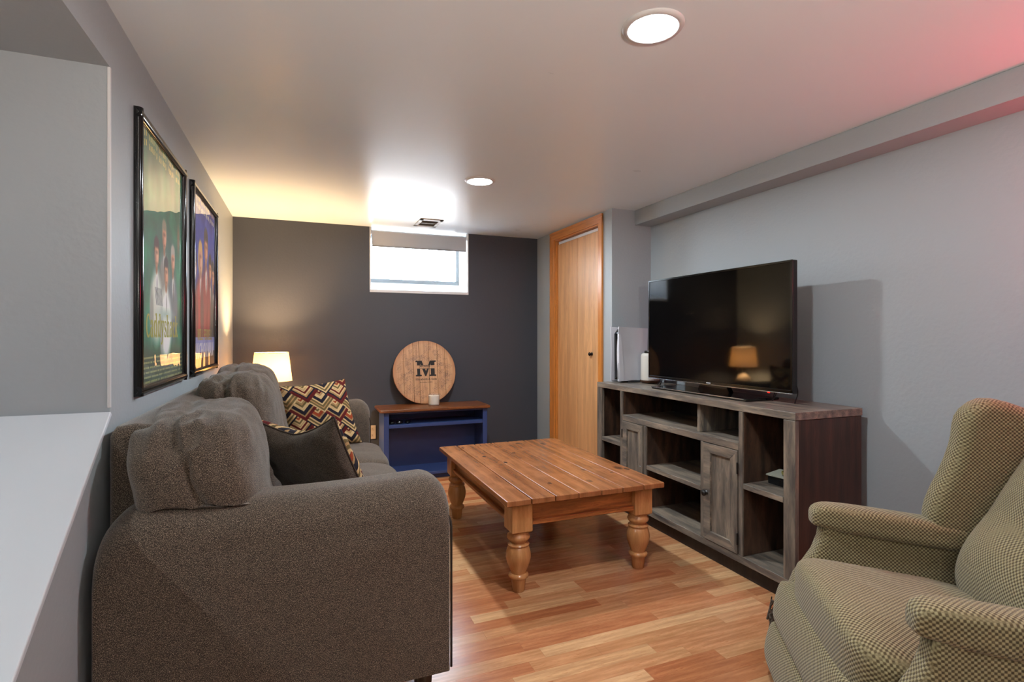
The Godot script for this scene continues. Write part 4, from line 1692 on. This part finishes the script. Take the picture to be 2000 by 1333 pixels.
# ------------------------------------------------------------------ blue console by the far wall
func build_console() -> void:
	var o := thing("console_table", V(1.05, 0, 4.49), "low navy blue bookcase with brown wood top against dark wall", "bookcase")
	var navy := mat(Color(0.20, 0.27, 0.46), 0.4)
	var part := func(called: String, x0: float, x1: float, y0: float, y1: float, d0: float, d1: float, m: Material, ch := 0.003) -> void:
		var b := MB.new()
		b.bx(x0, x1, y0, y1, d0, d1, ch)
		obj(called, b, m, o)
	part.call("top", 0.575, 1.512, 0.575, 0.600, 4.315, 4.665, wood(Color(0.56, 0.34, 0.19), T.pine, "x", 0.3, 8.0), 0.008)
	part.call("side_panel", 0.612, 0.632, 0.0, 0.575, 4.352, 4.650, navy)
	part.call("side_panel", 1.471, 1.491, 0.0, 0.575, 4.352, 4.650, navy)
	part.call("stile", 0.610, 0.652, 0.0, 0.575, 4.345, 4.363, navy)
	part.call("stile", 1.453, 1.493, 0.0, 0.575, 4.345, 4.363, navy)
	part.call("rail", 0.652, 1.453, 0.560, 0.575, 4.346, 4.362, navy)
	part.call("shelf", 0.632, 1.471, 0.443, 0.471, 4.350, 4.640, navy)
	part.call("bottom_board", 0.632, 1.471, 0.040, 0.064, 4.350, 4.640, navy)
	part.call("back_panel", 0.612, 1.491, 0.03, 0.575, 4.640, 4.650, navy)
	part.call("kickboard", 0.632, 1.471, 0.0, 0.040, 4.385, 4.40, navy)
	# round signed barrel head leaning on the wall
	var lid := thing("barrel_head", V(1.005, 0.600, 4.60), "round wooden barrel head with black M and signatures leaning on wall", "wall decor")
	lid.rotation = Vector3(deg_to_rad(-9.0), 0, 0)
	var R := 0.279
	var lm := mat(Color(1, 1, 1), 0.5)
	lm.albedo_texture = lid_tex(640)
	var seams := [-1.0, -0.66, -0.36, -0.17, 0.14, 0.41, 0.66, 1.01]
	for k in seams.size() - 1:
		var u0: float = seams[k] * R + 0.0011
		var u1: float = minf(seams[k + 1], 1.0) * R - 0.0011
		var poly := []
		for j in 13:
			var u := lerpf(u0, u1, j / 12.0)
			poly.append(Vector2(u, R - sqrt(maxf(0, R * R - u * u))))
		for j in 13:
			var u := lerpf(u1, u0, j / 12.0)
			poly.append(Vector2(u, R + sqrt(maxf(0, R * R - u * u))))
		var clean := []
		for q in poly:
			if clean.is_empty() or (q.distance_to(clean[-1]) > 0.0015 and q.distance_to(clean[0]) > 0.0015):
				clean.append(q)
		var b := MB.new()
		b.puff(clean, 0.0, 0.024, 0.0012, func(p): return p, 2)
		for i in b.v.size():
			b.uv[i] = Vector2(b.v[i].x / R * 0.5 + 0.5, 0.5 - (b.v[i].y - R) / R * 0.5)
		obj("stave", b, lm, lid, true)
	# the split letter, its band and the lines of lettering
	var ink := mat(Color(0.07, 0.05, 0.05), 0.7)
	var em := [Vector2(0, 0), Vector2(0.052, 0), Vector2(0.052, 0.012), Vector2(0.039, 0.014), Vector2(0.039, 0.112), Vector2(0.083, 0.0), Vector2(0.093, 0.0), Vector2(0.134, 0.112), Vector2(0.134, 0.014), Vector2(0.121, 0.012), Vector2(0.121, 0), Vector2(0.182, 0), Vector2(0.182, 0.012), Vector2(0.169, 0.014), Vector2(0.169, 0.124), Vector2(0.182, 0.126), Vector2(0.182, 0.138), Vector2(0.128, 0.138), Vector2(0.091, 0.045), Vector2(0.054, 0.138), Vector2(0, 0.138), Vector2(0, 0.126), Vector2(0.013, 0.124), Vector2(0.013, 0.014), Vector2(0, 0.012)]
	var b := MB.new()
	for band in [[0.0, 0.068], [0.098, 0.14]]:
		var cut := PackedVector2Array([Vector2(-1, band[0]), Vector2(1, band[0]), Vector2(1, band[1]), Vector2(-1, band[1])])
		for pc in Geometry2D.intersect_polygons(PackedVector2Array(em), cut):
			var arr := []
			for q in pc:
				arr.append(q)
			b.prism(arr, 0.0238, 0.0250, func(p): return Vector3((p.x - 0.091) + 0.010, p.y + 0.242, p.z))
	for y in [0.3090, 0.3395]:
		b.cbox(Vector3(0.006, y, 0.0243), Vector3(0.150, 0.0028, 0.0012), 0.0002)
	obj("letter", b, ink, lid, true)
	for q in [["MENZEL", 0.098, 0.3165, 0.004], ["Elizabeth & Sam", 0.188, 0.202, 0.010], ["November 6, 2021", 0.112, 0.181, 0.008]]:
		var tm := TextMesh.new()
		tm.text = q[0]
		var sf := SystemFont.new()
		sf.font_names = PackedStringArray(["Droid Serif"])
		sf.font_weight = 700
		tm.font = sf
		tm.font_size = 48
		tm.depth = 0.001
		tm.pixel_size = 0.001
		tm.curve_step = 2.0
		var wd := tm.get_aabb().size.x
		tm.pixel_size = 0.001 * q[1] / maxf(wd, 0.001)
		tm.vertical_alignment = VERTICAL_ALIGNMENT_BOTTOM
		place("lettering", tm, ink, lid, Vector3(q[3], q[2], 0.0243))
	# candle in front of it
	var at := V(1.040, 0.600, 4.43)
	var cn := thing("candle", at, "white candle in a clear glass tumbler before the barrel head", "candle")
	b = MB.new()
	b.lathe(at, [Vector2(0, 0.016), Vector2(0.044, 0.016), Vector2(0.046, 0.022), Vector2(0.046, 0.090), Vector2(0, 0.092)], 36)
	obj("wax", b, mat(Color(0.88, 0.85, 0.80), 0.5), cn)
	b = MB.new()
	b.lathe(at, [Vector2(0, 0.001), Vector2(0.046, 0.001), Vector2(0.0505, 0.008), Vector2(0.0505, 0.104), Vector2(0.0485, 0.104), Vector2(0.0475, 0.014), Vector2(0, 0.012)], 36)
	obj("tumbler", b, M.glass, cn)
	b = MB.new()
	b.tube([at + Vector3(0, 0.090, 0), at + Vector3(0.001, 0.100, 0)], 0.0012, 6)
	obj("wick", b, M.black, cn)
	# small gadgets on the upper shelf
	var gs := [[0.683, "small flat black gadget at the left end of the blue shelf"], [0.742, "small black gadget with shiny silver top on the blue shelf"], [0.812, "small black gadget right of the silver-topped one on the blue shelf"]]
	for k in 3:
		at = V(gs[k][0], 0.471, 4.40)
		var g := thing("gadget", at, gs[k][1], "gadget", "gadgets on the blue shelf")
		b = MB.new()
		var hx: float = [0.026, 0.029, 0.022][k]
		b.blob(10, Vector3(hx, 0.011, 0.022), 2.6, func(p, _q): return p + at + Vector3(0, 0.011, 0))
		obj("shell", b, M.gloss, g)
		b = MB.new()
		b.lathe(at + Vector3(0, 0.019, 0.004), [Vector2(0, 0.0045), Vector2(0.010, 0.004), Vector2(0.013, 0.001), Vector2(0.014, -0.002)], 18)
		obj("button", b, M.chrome if k == 1 else M.black, g)
	# wall socket left of the bookcase
	at = V(0.555, 0.362, DB)
	var ot := thing("wall_socket", at, "beige electrical wall socket between sofa arm and blue bookcase", "socket")
	b = MB.new()
	b.cbox(at + Vector3(0, 0, 0.003), Vector3(0.075, 0.118, 0.006), 0.002)
	obj("cover_plate", b, mat(Color(0.80, 0.74, 0.67), 0.4), ot)
	for s in [-1, 1]:
		b = MB.new()
		b.cbox(at + Vector3(0, s * 0.028, 0.0065), Vector3(0.034, 0.028, 0.003), 0.002)
		var r := obj("receptacle", b, mat(Color(0.76, 0.69, 0.61), 0.4), ot)
		b = MB.new()
		for x in [-0.007, 0.007]:
			b.cbox(at + Vector3(x, s * 0.028 + 0.002, 0.0081), Vector3(0.0022, 0.009, 0.0006), 0.0001)
		obj("slots", b, M.black, r)


# ------------------------------------------------------------------ lamp on a side table behind the sofa's far arm
func build_lamp() -> void:
	var wd := wood(Color(0.30, 0.19, 0.12), T.pine, "x", 0.4, 8.0)
	var o := thing("side_table", V(-0.2, 0, 4.36), "dark wood side table hidden between sofa end and far wall", "table")
	var b := MB.new()
	b.bx(-0.42, 0.02, 0.53, 0.555, 4.16, 4.58, 0.005)
	obj("top", b, wd, o)
	for x in [-0.39, -0.01]:
		for d in [4.19, 4.55]:
			b = MB.new()
			b.cbox(V(x, 0.265, d), Vector3(0.036, 0.53, 0.036), 0.003)
			obj("leg", b, wd, o)
	var at := V(-0.216, 0.555, 4.35)
	var l := thing("table_lamp", at, "lit table lamp with cream tapered shade in the far left corner", "lamp")
	var cer := mat(Color(0.78, 0.70, 0.60), 0.3)
	b = MB.new()
	b.lathe(at, [Vector2(0, 0), Vector2(0.062, 0), Vector2(0.065, 0.006), Vector2(0.060, 0.014), Vector2(0.035, 0.022), Vector2(0.03, 0.03), Vector2(0.055, 0.06), Vector2(0.078, 0.10), Vector2(0.082, 0.135), Vector2(0.072, 0.175), Vector2(0.045, 0.21), Vector2(0.022, 0.225), Vector2(0.018, 0.235)], 40)
	obj("base", b, cer, l)
	b = MB.new()
	b.lathe(at, [Vector2(0.012, 0.232), Vector2(0.012, 0.27), Vector2(0.018, 0.275), Vector2(0.018, 0.335), Vector2(0, 0.336)], 20)
	obj("stem", b, M.chrome, l)
	var sh := mat(Color(0.97, 0.95, 0.90), 0.9, 0.2)
	sh.backlight_enabled = true
	sh.backlight = Color(0.37, 0.28, 0.155)
	b = MB.new()
	b.lathe(at, [Vector2(0.143, 0.305), Vector2(0.118, 0.520)], 56)
	obj("shade", b, sh, l)
	for q in [[0.143, 0.305], [0.118, 0.518]]:
		b = MB.new()
		var hoop := []
		for j in 49:
			hoop.append(at + Vector3(q[0] * cos(TAU * j / 48), q[1], q[0] * sin(TAU * j / 48)))
		b.tube(hoop, 0.0022, 6)
		obj("shade_ring", b, mat(Color(0.85, 0.78, 0.66), 0.7), l)
	var bulb := mat(Color(1, 0.9, 0.7), 0.5)
	bulb.emission_enabled = true
	bulb.emission = Color(1.0, 0.78, 0.48)
	bulb.emission_energy_multiplier = 8.0
	b = MB.new()
	b.lathe(at, [Vector2(0, 0.336), Vector2(0.014, 0.34), Vector2(0.028, 0.375), Vector2(0.030, 0.395), Vector2(0.022, 0.418), Vector2(0, 0.428)], 24)
	obj("bulb", b, bulb, l)
	var li := OmniLight3D.new()
	li.name = "bulb_light"
	li.light_color = Color(1.0, 0.82, 0.60)
	li.light_energy = E_LAMP
	li.light_size = 0.05
	li.omni_range = 8
	li.omni_attenuation = 2
	li.shadow_enabled = true
	li.position = Vector3(0, 0.39, 0)
	l.add_child(li)


# ------------------------------------------------------------------ framed posters on the left wall
func build_posters() -> void:
	var imgs := [poster_green(), poster_blue()]
	var labels := ["black framed green film poster titled Caddyshack on left wall", "black framed blue film poster with red-suited figures, nearer the corner"]
	var zs := [[2.068, 2.812], [2.984, 3.772]]
	var ys := [[0.999, 1.957], [0.998, 1.968]]
	for k in 2:
		var d0: float = zs[k][0]
		var d1: float = zs[k][1]
		var y0: float = ys[k][0]
		var y1: float = ys[k][1]
		var o := thing("framed_poster", V(XL, y0, (d0 + d1) / 2), labels[k], "poster", "framed posters on the left wall")
		var fw := 0.034
		var th := 0.024
		# four rounded frame mouldings
		for q in [[d0, d0 + fw, y0, y1], [d1 - fw, d1, y0, y1], [d0, d1, y0, y0 + fw], [d0, d1, y1 - fw, y1]]:
			var b := MB.new()
			var vert: bool = q[1] - q[0] < 0.1
			var rows := []
			for j in 2:
				var r := []
				for i in 13:
					var an := PI * i / 12
					var ac := 0.5 - 0.5 * cos(an)
					var pr := th * pow(sin(an), 0.55)
					if vert:
						r.append(V(XL + pr, q[2] if j == 0 else q[3], lerpf(q[0], q[1], ac)))
					else:
						r.append(V(XL + pr, lerpf(q[2], q[3], ac), q[0] if j == 0 else q[1]))
				rows.append(r)
			b.sheet(rows)
			for j in 2:
				var c := Vector3.ZERO
				for p in rows[j]:
					c += p
				c /= 13
				var nn: Vector3 = ((rows[j][0] - rows[1 - j][0]) as Vector3).normalized()
				var ci := b.vert(c, nn)
				for i in 12:
					b.tri(ci, b.vert(rows[j][i], nn), b.vert(rows[j][i + 1], nn))
			obj("frame", b, M.gloss, o)
		var im := mat(Color(1, 1, 1), 0.6)
		im.albedo_texture = imgs[k]
		var b := MB.new()
		b.bx(XL + 0.002, XL + 0.006, y0 + 0.02, y1 - 0.02, d0 + 0.02, d1 - 0.02, 0)
		for i in b.v.size():
			b.uv[i] = Vector2((-b.v[i].z - d0) / (d1 - d0), 1 - (b.v[i].y - y0) / (y1 - y0))
		var pr := obj("print", b, im, o)
		# slightly wavy acrylic sheet
		var f := noise(41 + k, 1.3, 2)
		var rows := []
		for j in 41:
			var r := []
			for i in 33:
				var d := lerpf(d0 + 0.025, d1 - 0.025, i / 32.0)
				var y := lerpf(y0 + 0.025, y1 - 0.025, j / 40.0)
				r.append(V(XL + 0.0105 + 0.0022 * f.get_noise_2d(d * 4.0, y * 1.2), y, d))
			rows.append(r)
		b = MB.new()
		b.sheet(rows)
		var sg := 0.0
		for q in b.n:
			sg += q.x
		if sg < 0:
			for i in b.n.size():
				b.n[i] = -b.n[i]
		obj("pane", b, M.glass, o)
		var lines := [["Caddyshack", 0.50, 1.235, 0.5, Color(0.66, 0.66, 0.16)]] if k == 0 else [["WILL FERRELL", 0.46, 1.205, 0.52, Color(0.66, 0.58, 0.22)], ["ANCHORMAN", 0.60, 1.118, 0.5, Color(0.86, 0.87, 0.92)]]
		for q in lines:
			var tm := TextMesh.new()
			tm.text = q[0]
			var sf := SystemFont.new()
			sf.font_names = PackedStringArray(["Droid Serif" if k == 0 else "Droid Sans"])
			sf.font_weight = 700
			tm.font = sf
			tm.font_size = 48
			tm.depth = 0.0006
			tm.pixel_size = 0.001
			tm.curve_step = 2.0
			tm.pixel_size = 0.001 * q[1] / maxf(tm.get_aabb().size.x, 0.001)
			tm.vertical_alignment = VERTICAL_ALIGNMENT_CENTER
			var t := place("title", tm, mat(q[4], 0.6), pr, Vector3(0.0064, q[2] - y0, -(q[3] - 0.5) * (d1 - d0)))
			t.rotation = Vector3(0, PI / 2, 0)
			t.scale = Vector3(1, 1.45 if k == 0 else 1.2, 1)


# ------------------------------------------------------------------ clutter in the right-hand cubby
func build_small() -> void:
	var at := V(2.14, 0.477, 1.885)
	var o := thing("switch_box", at, "small black electronics box in the near cubby of the media console", "gadget")
	var b := MB.new()
	b.cbox(at + Vector3(0.03, 0.020, 0), Vector3(0.09, 0.040, 0.125), 0.003)
	obj("case", b, mat(Color(0.05, 0.055, 0.06), 0.4), o)
	b = MB.new()
	b.cbox(at + Vector3(-0.0155, 0.020, 0.0), Vector3(0.002, 0.034, 0.118), 0.0006)
	var fr := obj("front_plate", b, mat(Color(0.09, 0.10, 0.11), 0.3), o)
	b = MB.new()
	b.cbox(at + Vector3(-0.017, 0.018, 0.026), Vector3(0.001, 0.022, 0.04), 0.0003)
	obj("recess", b, M.black, fr)
	b = MB.new()
	b.cbox(at + Vector3(0.03, 0.0505, 0.002), Vector3(0.11, 0.006, 0.135), 0.001, Basis(Vector3.BACK, 0.10) * Basis(Vector3.UP, 0.12))
	tag(obj("paper_stack", b, mat(Color(0.70, 0.70, 0.64), 0.7), self), "stack of pale cards lying on the black electronics box", "papers")
	b = MB.new()
	var pts := []
	for j in 70:
		var a := j * 0.36
		pts.append(at + Vector3(0.03 + 0.036 * cos(a) * (1 + 0.06 * sin(j * 1.7)), 0.0635 + 0.004 * sin(j * 0.9), 0.026 + 0.032 * sin(a)))
	b.tube(pts, 0.0028, 6)
	tag(obj("coiled_cable", b, mat(Color(0.66, 0.62, 0.36), 0.5), self), "coiled yellowish cable lying on the pale cards in console cubby", "cable")
